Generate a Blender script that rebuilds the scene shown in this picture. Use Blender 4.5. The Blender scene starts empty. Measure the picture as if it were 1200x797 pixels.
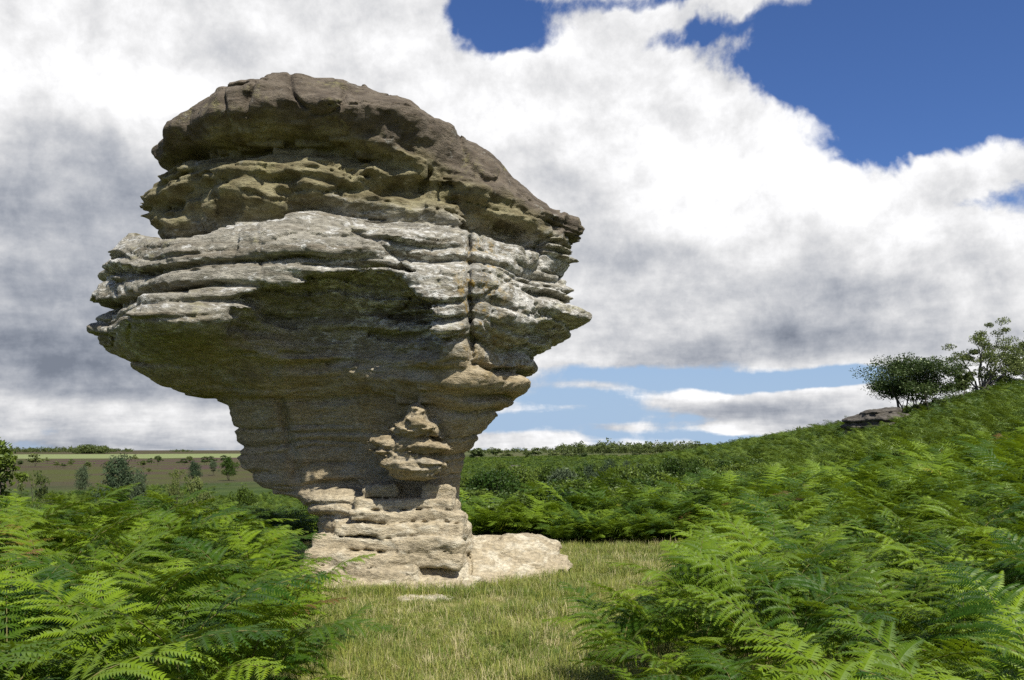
import bpy, math, random
import numpy as np
from mathutils import Vector

random.seed(7)
RNG = np.random.default_rng(7)
sc = bpy.context.scene
COL = sc.collection

# ------------------------------------------------------------------ camera
EYE = 1.75          # eye height above the turf, metres
FPX = 1039.0        # focal length in pixels of the 1200 px wide photograph
HOR = 527.0         # pixel row of the horizon
cd = bpy.data.cameras.new('camera')
cd.sensor_width = 36.0
cd.lens = FPX / 1200 * 36
cd.shift_y = (HOR - 398.5) / 1200
cd.clip_end = 12000
cam = bpy.data.objects.new('camera', cd)
cam.location = (0, 0, EYE)
cam.rotation_euler = (math.radians(90), 0, 0)
COL.objects.link(cam)
sc.camera = cam

def at(px, py, dist):
    """photo pixel + distance along +Y -> world point"""
    return ((px - 600) / FPX * dist, dist, EYE + (HOR - py) / FPX * dist)

# ------------------------------------------------------------------ light
SUN_AZ = math.radians(149)     # clockwise from +Y (the view direction)
SUN_EL = math.radians(53)
sd = bpy.data.lights.new('sun', 'SUN')
sd.energy = 5.0
sd.angle = math.radians(0.53)
sd.color = (1.0, 0.955, 0.87)
sun = bpy.data.objects.new('sun', sd)
to_sun = Vector((math.sin(SUN_AZ) * math.cos(SUN_EL), math.cos(SUN_AZ) * math.cos(SUN_EL), math.sin(SUN_EL)))
sun.rotation_euler = to_sun.to_track_quat('Z', 'Y').to_euler()
sun.location = (20, -25, 40)
COL.objects.link(sun)

sc.view_settings.view_transform = 'Standard'
sc.view_settings.look = 'None'
sc.view_settings.exposure = 0.5
sc.view_settings.gamma = 1.0
sc.view_settings.use_curve_mapping = False
cy = sc.cycles
cy.use_denoising = False
cy.max_bounces = 6
cy.diffuse_bounces = 3
cy.glossy_bounces = 2
cy.transmission_bounces = 4
cy.transparent_max_bounces = 4
cy.caustics_reflective = False
cy.caustics_refractive = False

# ------------------------------------------------------------------ node helpers
class G:
    """tiny expression builder over a node tree"""
    def __init__(s, nt): s.nt = nt
    def n(s, t, **kw):
        nd = s.nt.nodes.new(t)
        for k, v in kw.items(): setattr(nd, k, v)
        return nd
    def put(s, sock, v):
        if isinstance(v, E): s.nt.links.new(v.o, sock)
        elif v is not None:
            if isinstance(v, (tuple, list)) and sock.type == 'RGBA' and len(v) == 3: v = (*v, 1)
            sock.default_value = v
    def m(s, op, a, b=None, c=None, clamp=False):
        nd = s.n('ShaderNodeMath', operation=op, use_clamp=clamp)
        for i, v in enumerate((a, b, c)): s.put(nd.inputs[i], v)
        return E(s, nd.outputs[0])
    def v(s, op, a, b=None):
        nd = s.n('ShaderNodeVectorMath', operation=op)
        s.put(nd.inputs[0], a); s.put(nd.inputs[1], b)
        return E(s, nd.outputs['Value' if op in ('LENGTH', 'DOT_PRODUCT', 'DISTANCE') else 'Vector'])
    def scale(s, a, f):
        nd = s.n('ShaderNodeVectorMath', operation='SCALE')
        s.put(nd.inputs[0], a); s.put(nd.inputs['Scale'], f)
        return E(s, nd.outputs[0])
    def xyz(s, v):
        nd = s.n('ShaderNodeSeparateXYZ'); s.put(nd.inputs[0], v)
        return [E(s, o) for o in nd.outputs]
    def vec(s, x, y, z):
        nd = s.n('ShaderNodeCombineXYZ')
        for i, q in enumerate((x, y, z)): s.put(nd.inputs[i], q)
        return E(s, nd.outputs[0])
    def noise(s, vec, scale, detail=4, rough=.5, dist=0, col=False, lac=2.0):
        nd = s.n('ShaderNodeTexNoise'); s.put(nd.inputs['Vector'], vec)
        s.put(nd.inputs['Scale'], scale); nd.inputs['Detail'].default_value = detail
        nd.inputs['Roughness'].default_value = rough; nd.inputs['Distortion'].default_value = dist
        nd.inputs['Lacunarity'].default_value = lac
        return E(s, nd.outputs['Color' if col else 'Fac'])
    def voro(s, vec, scale, feature='F1', rnd=1.0):
        nd = s.n('ShaderNodeTexVoronoi', feature=feature); s.put(nd.inputs['Vector'], vec)
        s.put(nd.inputs['Scale'], scale); nd.inputs['Randomness'].default_value = rnd
        return E(s, nd.outputs['Distance'])
    def step(s, a, lo, hi, t0=0.0, t1=1.0):
        nd = s.n('ShaderNodeMapRange', interpolation_type='SMOOTHSTEP')
        for k, q in zip(('Value', 'From Min', 'From Max', 'To Min', 'To Max'), (a, lo, hi, t0, t1)): s.put(nd.inputs[k], q)
        return E(s, nd.outputs[0])
    def mix(s, f, a, b, mode='MIX'):
        nd = s.n('ShaderNodeMix', data_type='RGBA', blend_type=mode, clamp_factor=True)
        s.put(nd.inputs[0], f); s.put(nd.inputs[6], a); s.put(nd.inputs[7], b)
        return E(s, nd.outputs[2])
    def gauss(s, x, y, cx, cy_, rx, ry):
        """round soft blob 1 at the centre, 0 past the radii"""
        dx = (x - cx) * (1 / rx); dy = (y - cy_) * (1 / ry)
        return s.m('EXPONENT', (dx * dx + dy * dy) * -1.0)
class E:
    def __init__(s, g, o): s.g, s.o = g, o
    def __add__(s, b): return s.g.m('ADD', s, b)
    __radd__ = __add__
    def __sub__(s, b): return s.g.m('SUBTRACT', s, b)
    def __rsub__(s, b): return s.g.m('SUBTRACT', b, s)
    def __mul__(s, b): return s.g.m('MULTIPLY', s, b)
    __rmul__ = __mul__
    def __truediv__(s, b): return s.g.m('DIVIDE', s, b)
    def clamp(s): return s.g.m('ADD', s, 0.0, clamp=True)

# ------------------------------------------------------------------ sky
def build_world():
    w = bpy.data.worlds.new('World'); sc.world = w; w.use_nodes = True
    nt = w.node_tree; nt.nodes.clear(); g = G(nt)
    out = g.n('ShaderNodeOutputWorld')
    sky = g.n('ShaderNodeTexSky', sky_type='NISHITA')
    sky.sun_disc = False; sky.sun_elevation = SUN_EL; sky.sun_rotation = SUN_AZ
    sky.altitude = 200; sky.air_density = 1.0; sky.dust_density = 0.1; sky.ozone_density = 1.5
    tc = g.n('ShaderNodeTexCoord'); d = E(g, tc.outputs['Generated'])
    x, y, z = g.xyz(d)
    az = g.m('ARCTAN2', x, y)                # 0 along +Y, positive to +X
    el = g.m('ARCSINE', z)
    D = lambda px: math.atan((px - 600) / FPX)
    def El(px, py):
        t = (px - 600) / FPX
        return math.atan(((HOR - py) / FPX) / math.sqrt(1 + t * t))
    def blob(a, e, px, py, rx, ry):
        return g.gauss(a, e, D(px), El(px, py), rx / FPX, ry / FPX)
    # cloud space: a flat layer seen in perspective, softened near the horizon
    def dens(dv):
        dx, dy, dz = g.xyz(dv)
        h = g.m('MAXIMUM', dz, 0.0) + 0.16
        p = g.vec(dx / h, dy / h, dz * 2.2)
        n1 = g.noise(p, 0.80, 7, .55, .15)
        n2 = g.noise(dv, 6.5, 7, .62, .2)
        n3 = g.noise(dv, 21, 6, .66, .25)
        return n1 * 0.55 + n2 * 0.30 + n3 * 0.15
    wn = g.noise(d, 3.2, 6, .62, .3, col=True); wx, wy, wz_ = g.xyz(wn)
    wk = g.step(el, .05, .30, .22, 1.0); waz = az + (wx - .5) * .34 * wk; wel = el + (wy - .5) * .20 * wk
    d0 = dens(d)
    ls = g.v('NORMALIZE', g.v('ADD', d, (0.022, 0.0, 0.036)))
    d1 = dens(ls)
    cover = d0 + 0.0
    # openings and banks of the cloud field
    for px, py, rx, ry, k in ((1150, 60, 190, 95, -.36), (1030, 20, 70, 60, -.12), (600, 25, 70, 45, -.30), (665, 62, 55, 20, -.16), (770, 12, 90, 14, -.13), (930, 105, 70, 22, -.13), (820, 60, 60, 14, -.12), (1090, 175, 55, 32, -.16),
                              (880, 95, 95, 35, -.06), (880, 442, 150, 13, -.26), (700, 470, 70, 32, -.17), (1000, 438, 60, 12, -.2),
                              (860, 512, 260, 14, -.10), (620, 505, 60, 25, -.08), (1165, 262, 45, 14, -.13),
                              (850, 470, 120, 18, .26), (620, 515, 90, 13, .22), (790, 519, 70, 8, .18), (860, 499, 45, 7, .2), (980, 470, 70, 16, .2), (700, 452, 60, 8, .16), (720, 500, 60, 8, .17), (950, 505, 60, 8, .15), (680, 478, 40, 6, .12),
                              (800, 230, 220, 110, .18), (720, 280, 120, 80, .12), (640, 130, 90, 60, .10), (820, 370, 240, 60, .22), (150, 280, 260, 240, .24), (1130, 220, 110, 55, .12),
                              (330, 40, 260, 90, .16), (760, 60, 130, 60, .05), (1100, 340, 140, 80, .18)):
        cover = cover + blob(waz, wel, px, py, rx, ry) * k
    mask = g.step(cover, 0.475, 0.575)
    # shading of the cloud: thin and sun-facing parts white, thick bases grey
    thick = g.step(cover, 0.56, 0.86)
    relief = (d0 - d1) * 1.9
    lum = 0.90 - thick * 0.07 + relief
    for px, py, rx, ry, k in ((110, 300, 190, 130, -.18), (60, 410, 170, 60, -.17), (150, 130, 45, 55, .22), (20, 110, 70, 70, .15),
                              (850, 400, 240, 40, -.11), (760, 320, 160, 60, -.07), (800, 225, 190, 60, .22), (620, 170, 120, 90, .12),
                              (960, 250, 90, 50, .12), (1120, 250, 120, 60, .06), (1080, 360, 150, 60, -.05), (840, 480, 130, 10, -.10),
                              (330, 60, 220, 70, .10), (640, 260, 60, 60, -.06), (120, 490, 200, 25, .06), (840, 460, 110, 8, .10), (200, 450, 120, 30, -.12)):
        lum = lum + blob(waz, wel, px, py, rx, ry) * k
    lum = g.m('MINIMUM', g.m('MAXIMUM', lum, 0.50), 1.02)
    grey = g.step(lum, 0.25, 0.95)
    ccol = g.mix(grey, (0.76, 0.91, 1.22), (1.0, 1.0, 1.01))
    bs = g.n('ShaderNodeBackground'); g.put(bs.inputs[0], g.mix(g.step(el, 0.0, .30), (4.6, 6.3, 8.6), g.mix(1.0, E(g, sky.outputs[0]), (.62, .84, 1.30), 'MULTIPLY'))); bs.inputs[1].default_value = 0.06
    bc = g.n('ShaderNodeBackground'); g.put(bc.inputs[0], ccol); g.put(bc.inputs[1], lum * lum * 0.70)
    mx = g.n('ShaderNodeMixShader'); g.put(mx.inputs[0], mask)
    nt.links.new(bs.outputs[0], mx.inputs[1]); nt.links.new(bc.outputs[0], mx.inputs[2])
    nt.links.new(mx.outputs[0], out.inputs[0])
    w.cycles.sampling_method = 'MANUAL'; w.cycles.sample_map_resolution = 512
build_world()

# ------------------------------------------------------------------ numpy noise
_perm = np.random.default_rng(11).permutation(256).astype(np.int32)
_perm = np.concatenate([_perm, _perm, _perm])
_gr = np.random.default_rng(12).normal(size=(256, 3)).astype(np.float32)
_gr /= np.linalg.norm(_gr, axis=1)[:, None]
def pnoise(p, seed=0):
    """gradient noise, p (N,3) -> about -0.7..0.7"""
    p = p + np.float32(seed * 17.31)
    i = np.floor(p).astype(np.int32); f = (p - i).astype(np.float32); i &= 255
    u = f * f * f * (f * (f * 6 - 15) + 10)
    r = np.zeros(len(p), np.float32)
    for dx in (0, 1):
        wx = u[:, 0] if dx else 1 - u[:, 0]
        a = _perm[i[:, 0] + dx]
        for dy in (0, 1):
            wy = wx * (u[:, 1] if dy else 1 - u[:, 1])
            b = _perm[a + i[:, 1] + dy]
            for dz in (0, 1):
                w = wy * (u[:, 2] if dz else 1 - u[:, 2])
                gq = _gr[_perm[b + i[:, 2] + dz]]
                r += w * (gq[:, 0] * (f[:, 0] - dx) + gq[:, 1] * (f[:, 1] - dy) + gq[:, 2] * (f[:, 2] - dz))
    return r
def fbm(p, octs=4, seed=0, gain=.5):
    r = 0; a = 1.0
    for k in range(octs):
        r = r + a * pnoise(p * np.float32(2.03 ** k), seed + k); a *= gain
    return r
def sstep(x, a, b):
    t = np.clip((x - a) / (b - a), 0, 1); return t * t * (3 - 2 * t)

def mesh_from(name, verts, faces, mat=None, smooth=False):
    """verts (N,3), faces (M,3) or (M,4) numpy or list"""
    me = bpy.data.meshes.new(name)
    if isinstance(faces, np.ndarray):
        k = faces.shape[1]
        me.vertices.add(len(verts)); me.vertices.foreach_set('co', np.asarray(verts, np.float32).ravel())
        me.loops.add(faces.size); me.loops.foreach_set('vertex_index', faces.astype(np.int32).ravel())
        me.polygons.add(len(faces)); me.polygons.foreach_set('loop_start', np.arange(0, faces.size, k, dtype=np.int32))
        me.update(calc_edges=True)
    else:
        me.from_pydata([tuple(map(float, v)) for v in verts], [], faces)
    if smooth: me.polygons.foreach_set('use_smooth', np.ones(len(me.polygons), bool))
    if mat: me.materials.append(mat)
    return me
def link(name, data, parent=None, **props):
    o = bpy.data.objects.new(name, data); COL.objects.link(o)
    if parent: o.parent = parent
    for k, v in props.items(): o[k] = v
    return o
def material(name):
    m = bpy.data.materials.new(name); m.use_nodes = True
    nt = m.node_tree; nt.nodes.clear(); g = G(nt)
    out = g.n('ShaderNodeOutputMaterial')
    return m, g, out
def principled(g, out, col, rough=.8, spec=.3, normal=None):
    b = g.n('ShaderNodeBsdfPrincipled')
    g.put(b.inputs['Base Color'], col); g.put(b.inputs['Roughness'], rough)
    b.inputs['Specular IOR Level'].default_value = spec
    if normal is not None: g.put(b.inputs['Normal'], normal)
    g.nt.links.new(b.outputs[0], out.inputs[0])
    return b
def bump(g, h, strength, dist):
    nd = g.n('ShaderNodeBump'); nd.inputs['Strength'].default_value = strength
    nd.inputs['Distance'].default_value = dist; g.put(nd.inputs['Height'], h)
    return E(g, nd.outputs[0])
def geo_pos(g):
    return E(g, g.n('ShaderNodeNewGeometry').outputs['Position'])

# ------------------------------------------------------------------ terrain
# (photo column, distance, ground height): read off where things stand, then interpolated
CTRL = [(px, d, 0.0) for px in (-500, -100, 250, 600, 800) for d in (1.0, 3.0, 7.0, 11.0)] + [
    (1000, 1, 0), (1300, 1, 0), (1700, 1, .2), (1000, 4, 0), (1300, 4, .05), (1000, 8, .02), (1250, 8, .10), (1700, 8, .8),
    (-500, 15, -.2), (100, 15, -.2), (450, 16, -.05), (650, 17, 0.0), (800, 16, .02), (900, 15, .05), (1000, 14, .15), (1200, 15, .55), (1700, 15, 2.0),
    (-500, 30, -1.5), (100, 30, -1.6), (450, 28, -1.0), (650, 28, -.8), (800, 28, -.5), (900, 28, .1), (1000, 27, .6), (1200, 30, 1.75), (1700, 30, 4.5),
    (-500, 65, -3.2), (100, 65, -3.2), (350, 65, -2.6), (500, 60, -2.0), (650, 60, -1.9), (780, 60, -1.2), (900, 60, .6), (1000, 52, 1.6), (1100, 48, 2.75), (1200, 50, 3.7), (1700, 45, 7),
    (1200, 66, 5.9), (1100, 66, 4.1), (1000, 76, 3.0), (940, 100, 2.7), (880, 120, 1.7), (1700, 66, 10),
    (1300, 110, 6.2), (1100, 120, 4.2), (1000, 140, 2.8), (850, 160, 0.8), (1700, 120, 11),
    (-500, 130, -3.2), (100, 130, -3.0), (300, 130, -2.6), (500, 120, -1.9), (650, 120, -1.5), (780, 130, -.7),
    (-500, 300, -3.6), (100, 300, -3.6), (350, 300, -3.3), (550, 240, -.7), (650, 240, -.5), (800, 260, -.2), (1000, 280, .3), (1700, 280, 4),
    (-500, 750, -5.6), (300, 750, -5.6), (600, 700, -2.0), (900, 700, -1.5), (1700, 700, -1),
    (-500, 1500, -5.0), (300, 1500, -5.0), (600, 1500, -3.5), (1000, 1500, -3), (1700, 1500, -3),
    (-500, 4000, -4.0), (600, 4000, -4.0), (1700, 4000, -4.0)]
_cp = np.array([(math.atan((p - 600) / FPX) * 1.6, math.log(d) , z) for p, d, z in CTRL])
def _tps(r2): return np.where(r2 > 0, .5 * r2 * np.log(np.maximum(r2, 1e-12)), 0)
_A = _tps(((_cp[:, None, :2] - _cp[None, :, :2]) ** 2).sum(2)) + np.eye(len(_cp)) * .01
_P = np.c_[np.ones(len(_cp)), _cp[:, :2]]
_S = np.linalg.solve(np.block([[_A, _P], [_P.T, np.zeros((3, 3))]]), np.r_[_cp[:, 2], 0, 0, 0])
def ground(x, y, detail=True):
    x = np.atleast_1d(np.asarray(x, float)); y = np.atleast_1d(np.asarray(y, float))
    az = np.arctan2(x, y)
    dist = np.hypot(x, y) * np.cos(np.clip(az, -.75, .75))
    # behind the viewer the turf simply goes on
    az_c = np.clip(az, -.80, .80)
    q = np.c_[az_c * 1.6, np.log(np.maximum(dist, 1.0))]
    h = _S[-3] + q @ _S[-2:]
    for k in range(len(_cp)):
        h += _S[k] * _tps(((q - _cp[k, :2]) ** 2).sum(1))
    back = sstep(np.abs(az), .85, 2.2)
    h = h * (1 - back * np.clip(np.hypot(x, y) / 20, 0, 1))
    if detail:
        p = np.c_[x, y, np.zeros_like(x)].astype(np.float32)
        h = h + .05 * pnoise(p * .45, 3) + .02 * pnoise(p * 1.7, 4) + .5 * pnoise(p * .035, 5) * sstep(dist, 25, 80)
    return h
# ------------------------------------------------------------------ ground sheet
def build_ground():
    na, rr = 480, np.concatenate([[0.0], np.geomspace(.6, 9000, 300)])
    th = np.linspace(0, 2 * np.pi, na, endpoint=False)
    # denser towards the view
    th = th + .62 * np.sin(th) * -1.0
    R, T = np.meshgrid(rr, th, indexing='ij')
    X, Y = R * np.sin(T), R * np.cos(T)
    Z = ground(X.ravel(), Y.ravel())
    V = np.c_[X.ravel(), Y.ravel(), Z]
    nr = len(rr)
    i, j = np.meshgrid(np.arange(nr - 1), np.arange(na), indexing='ij')
    a = i * na + j; b = i * na + (j + 1) % na
    F = np.stack([a, b, b + na, a + na], -1).reshape(-1, 4)
    F = F[:, ::-1]
    m, g, out = material('moor_ground')
    P = geo_pos(g); x, y, z = g.xyz(P)
    dist = g.m('SQRT', x * x + y * y)
    P2 = g.vec(x, y, 0.0)
    n_s = g.noise(P2, 2.2, 6, .6); n_m = g.noise(P2, .16, 5, .6); n_l = g.noise(P2, .018, 5, .6, .6)
    n_f = g.noise(P2, 26, 4, .65)
    turf = g.mix(g.step(n_s, .35, .65), (.14, .15, .035), (.24, .22, .08))
    turf = g.mix(g.step(n_f, .42, .7), turf, (.07, .085, .02))
    turf = g.mix(g.step(g.noise(P2, .9, 4, .55), .60, .68) * .7, turf, (.16, .12, .075))
    brk = g.mix(g.step(n_m, .3, .7), (.028, .052, .010), (.055, .085, .016))
    brk = g.mix(g.step(n_s, .45, .75), brk, (.030, .040, .012))
    heath = g.mix(g.step(n_l, .38, .60), (.066, .037, .036), (.058, .066, .016))
    heath = g.mix(g.step(n_m, .5, .72), heath, (.055, .046, .028))
    field = g.mix(g.step(n_m, .3, .7), (.15, .19, .07), (.20, .22, .095))
    farg = g.mix(g.step(n_l, .4, .6), (.05, .07, .02), (.09, .085, .035))
    # zones lie across the land: turf path, bracken, heather moor on the lower left side, pale hay field, far woods
    side = x / (dist + 1.0)
    wob = (n_l - .5) * 1.2
    c = g.mix(g.step(dist + (n_s - .5) * 3, 16.5, 18.5), turf, brk)
    hz = g.step(dist * (1.0 + wob), 95, 150) * g.step(side, -.12, -.03, 1, 0)
    c = g.mix(hz, c, heath)
    c = g.mix(g.step(dist * (1.0 + wob * .5), 260, 420) * g.step(side, -.12, -.03, 0, 1), c, farg)
    fz = g.step(dist, 860, 900) * g.step(dist, 1500, 1650, 1, 0) * g.step(side, -.12, -.03, 1, 0)
    c = g.mix(fz, c, field)
    fz2 = g.step(dist, 330, 350) * g.step(dist, 440, 480, 1, 0) * g.step(side, .09, .11) * g.step(side, .2, .24, 1, 0)
    c = g.mix(fz2, c, (.26, .22, .11))
    principled(g, out, c, .95, .1, bump(g, n_s * .6 + n_f * .4, .5, .03))
    o = link('ground', mesh_from('ground', V, F, m, True), kind='structure')
    return o
build_ground()

# ------------------------------------------------------------------ sandstone pillar
AX, AY = -2.2, 12.3
#      z     xl     xr     yF    xp     yp    yb
LEV = [(-0.6, -2.7, -0.5, 11.20, -0.9, 11.3, 13.3), (0.35, -2.6, -0.6, 11.2, -0.95, 11.25, 13.2), (0.80, -2.75, -.62, 11.42, -.85, 11.46, 13.2),
       (1.08, -2.95, -.65, 11.6, -.9, 11.62, 13.2), (1.20, -3.40, -.66, 11.86, -.92, 11.72, 13.3), (1.32, -3.56, -.66, 11.88, -.92, 11.68, 13.3), (1.55, -3.66, -.60, 11.88, -.9, 11.55, 13.4),
       (1.85, -3.80, -.38, 11.82, -.82, 11.32, 13.6), (2.10, -3.86, -.20, 11.70, -.72, 11.10, 13.8), (2.36, -3.95, .02, 11.52, -.62, 10.85, 14.0),
       (2.46, -4.35, .12, 11.42, -.60, 10.72, 14.1), (2.58, -4.80, .25, 11.32, -.58, 10.6, 14.2), (2.78, -5.10, .36, 11.10, -.55, 10.48, 14.3),
       (3.08, -5.52, .30, 10.66, -.52, 10.34, 14.4), (3.25, -5.62, .66, 10.42, -.52, 10.28, 14.4), (3.50, -5.68, 1.04, 10.22, -.52, 10.25, 14.5),
       (3.75, -5.64, .98, 10.16, -.53, 10.26, 14.5), (4.00, -5.48, .58, 10.15, -.56, 10.34, 14.5), (4.25, -5.42, .76, 10.25, -.62, 10.45, 14.5),
       (4.50, -5.25, .98, 10.50, -.70, 10.6, 14.5), (4.72, -4.95, .98, 10.70, -.85, 10.8, 14.4), (4.90, -5.05, .92, 10.70, -.95, 10.85, 14.4),
       (5.15, -5.12, .56, 10.64, -1.1, 10.75, 14.3), (5.36, -5.12, .28, 10.78, -1.2, 10.75, 14.2), (5.56, -4.78, .04, 10.70, -1.35, 10.65, 14.1),
       (5.72, -4.85, -.20, 10.50, -1.5, 10.45, 14.0), (5.80, -4.85, -.3, 10.40, -1.5, 10.42, 14.0), (5.92, -4.75, -.52, 10.42, -1.7, 10.55, 13.9), (6.12, -4.60, -.90, 10.55, -1.9, 10.75, 13.7),
       (6.32, -4.40, -1.25, 10.80, -2.0, 11.05, 13.5), (6.50, -4.00, -1.6, 11.2, -2.1, 11.4, 13.3), (6.66, -3.45, -1.85, 11.6, -2.2, 11.7, 13.0), (6.80, -2.7, -2.05, 12.0, -2.2, 12.05, 12.6), (6.88, -2.3, -2.1, 12.2, -2.2, 12.25, 12.4), (7.3, -2.25, -2.15, 12.28, -2.2, 12.28, 12.32)]
def plan_radius(xl, xr, yF, xp, yp, yb):
    yl = yr = 12.15
    w = xr - xl
    pts = [(xl, yl), (xl + .10 * w, yl + .55 * (yF - yl)), (xl + .28 * w, yF + .04 * (yl - yF)), (xl + .5 * w if xl + .5 * w < xp - .3 else xp - .35, yF), (xp, yp),
           (xp + .55 * (xr - xp), yp + .38 * (yr - yp)), (xr, yr), (xr - .06 * w, yr + .5 * (yb - yr)), (xr - .25 * w, yb - .1 * (yb - yr)), (xr - .5 * w, yb), (xl + .2 * w, yb - .15 * (yb - yr)), (xl + .04 * w, yl + .5 * (yb - yl))]
    pts = np.array(pts) - (AX, AY)
    # corner cutting twice, keeping the prow fairly sharp
    for _ in range(2):
        nx = np.roll(pts, -1, 0)
        pts = np.stack([pts * .8 + nx * .2, pts * .2 + nx * .8], 1).reshape(-1, 2)
    th = np.linspace(-np.pi, np.pi, 361)[:-1]
    c, s = np.cos(th), np.sin(th)
    R = np.zeros(360)
    for a, b in zip(pts, np.roll(pts, -1, 0)):
        e = b - a
        den = c * e[1] - s * e[0]
        with np.errstate(divide='ignore', invalid='ignore'):
            t = (a[0] * e[1] - a[1] * e[0]) / den
            u = (a[0] * s - a[1] * c) / den
        ok = (t > 0) & (u >= -1e-6) & (u <= 1 + 1e-6)
        R = np.where(ok & (t > R), t, R)
    return np.where(R <= 0, .05, R)
ZT = np.linspace(-.6, 7.3, 396)
_lr = np.array([plan_radius(*l[1:]) for l in LEV]); _lz = np.array([l[0] for l in LEV])
_lr[-1] = -1.0
RT = np.stack([np.interp(ZT, _lz, _lr[:, k]) for k in range(360)], 1).astype(np.float32)
_k = np.array([1, 2, 3, 2, 1.]); _k /= _k.sum()
RT = np.apply_along_axis(lambda c: np.convolve(np.pad(c, 2, 'edge'), _k, 'valid'), 0, RT).astype(np.float32)

# the side lobe of the head swells out again below its upper ledges
_th = np.degrees(np.linspace(-np.pi, np.pi, 361)[:-1])
RT += (.56 * np.exp(-((_th + 134) / 24) ** 2)[None, :] * np.exp(-((ZT - 3.16) / .34) ** 2)[:, None]).astype(np.float32)
# bedding: the rock is cut into beds; every bed stands out or back by its own amount round the rock
def beds(seed, lo, hi):
    r = np.random.default_rng(seed); e = [-1.5]
    while e[-1] < 9: e.append(e[-1] + r.uniform(lo, hi))
    return np.array(e, np.float32)
BEDS = [beds(3, .38, .85), beds(4, .12, .34), beds(5, .045, .11)]
def bed(k, p, zz, f, seed):
    """(own offset of the bed -0.7..0.7, distance to its nearest bedding plane)"""
    e = BEDS[k]; i = np.clip(np.searchsorted(e, zz) - 1, 0, len(e) - 2)
    q = np.c_[p[:, 0] * f, p[:, 1] * f, i * 3.37 + seed].astype(np.float32)
    return pnoise(q, seed), np.minimum(zz - e[i], e[i + 1] - zz)
# (height, depth, reach above, reach below, angle centre deg, angle half width deg): -90 faces the viewer, 180 the left tip
GROOVE = [(5.48, .34, .12, .24, -120, 85), (5.30, .18, .06, .16, 170, 40), (4.60, .34, .30, .07, -150, 70), (4.62, .22, .22, .07, -80, 50),
          (4.20, .20, .05, .07, 175, 45), (4.04, .16, .04, .06, 180, 50), (4.02, .10, .05, .05, -110, 60), (3.66, .24, .05, .16, -160, 50), (3.42, .20, .05, .14, -85, 45),
          (2.84, .30, .03, .16, -95, 60), (2.42, .12, .03, .14, -85, 60), (3.16, .10, .04, .10, -30, 45), (2.92, .20, .06, .14, -5, 40), (2.62, .14, .04, .1, -30, 40), (4.12, .12, .06, .05, -40, 40), (5.02, .14, .06, .08, -130, 70),
          (3.95, .22, .05, .18, 5, 35), (1.95, .07, .03, .06, -100, 60), (1.30, .14, .05, .1, -110, 60), (4.84, .2, .05, .14, 0, 40)]
def smin(a, b, k):
    h = np.clip(.5 + .5 * (b - a) / k, 0, 1); return b * (1 - h) + a * h - k * h * (1 - h)
def smax(a, b, k): return -smin(-a, -b, k)
# lumps added (+) and hollows cut (-): x, y, z, rx, ry, rz, sign, blend
LUMP = [(-1.28, 11.30, 1.55, .42, .40, .20, 1, .06), (-1.27, 11.22, 1.80, .47, .40, .16, 1, .05), (-1.25, 11.15, 1.98, .30, .36, .16, 1, .06), (-1.22, 11.08, 2.16, .13, .30, .20, 1, .06),
        # the hollow under the cap on the sunny side, the dark cave in the second layer, the scooped underside
        (0.0, 11.25, 4.52, .62, .55, .28, -1, .08), (-1.2, 10.72, 4.95, .7, .5, .26, -1, .12), (-3.0, 10.2, 5.12, .4, .22, .12, -1, .1), (-2.2, 10.5, 4.98, .25, .25, .14, -1, .08), (-3.6, 10.6, 4.9, .22, .3, .12, -1, .08),
        (-2.1, 10.35, 3.12, 1.25, .85, .78, -1, .10), (.55, 11.55, 3.15, .35, .5, .22, -1, .1), (0.9, 12.0, 4.02, .35, .6, .13, -1, .08),
        (-4.0, 10.5, 2.62, 1.1, .8, .35, -1, .2)]
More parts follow.
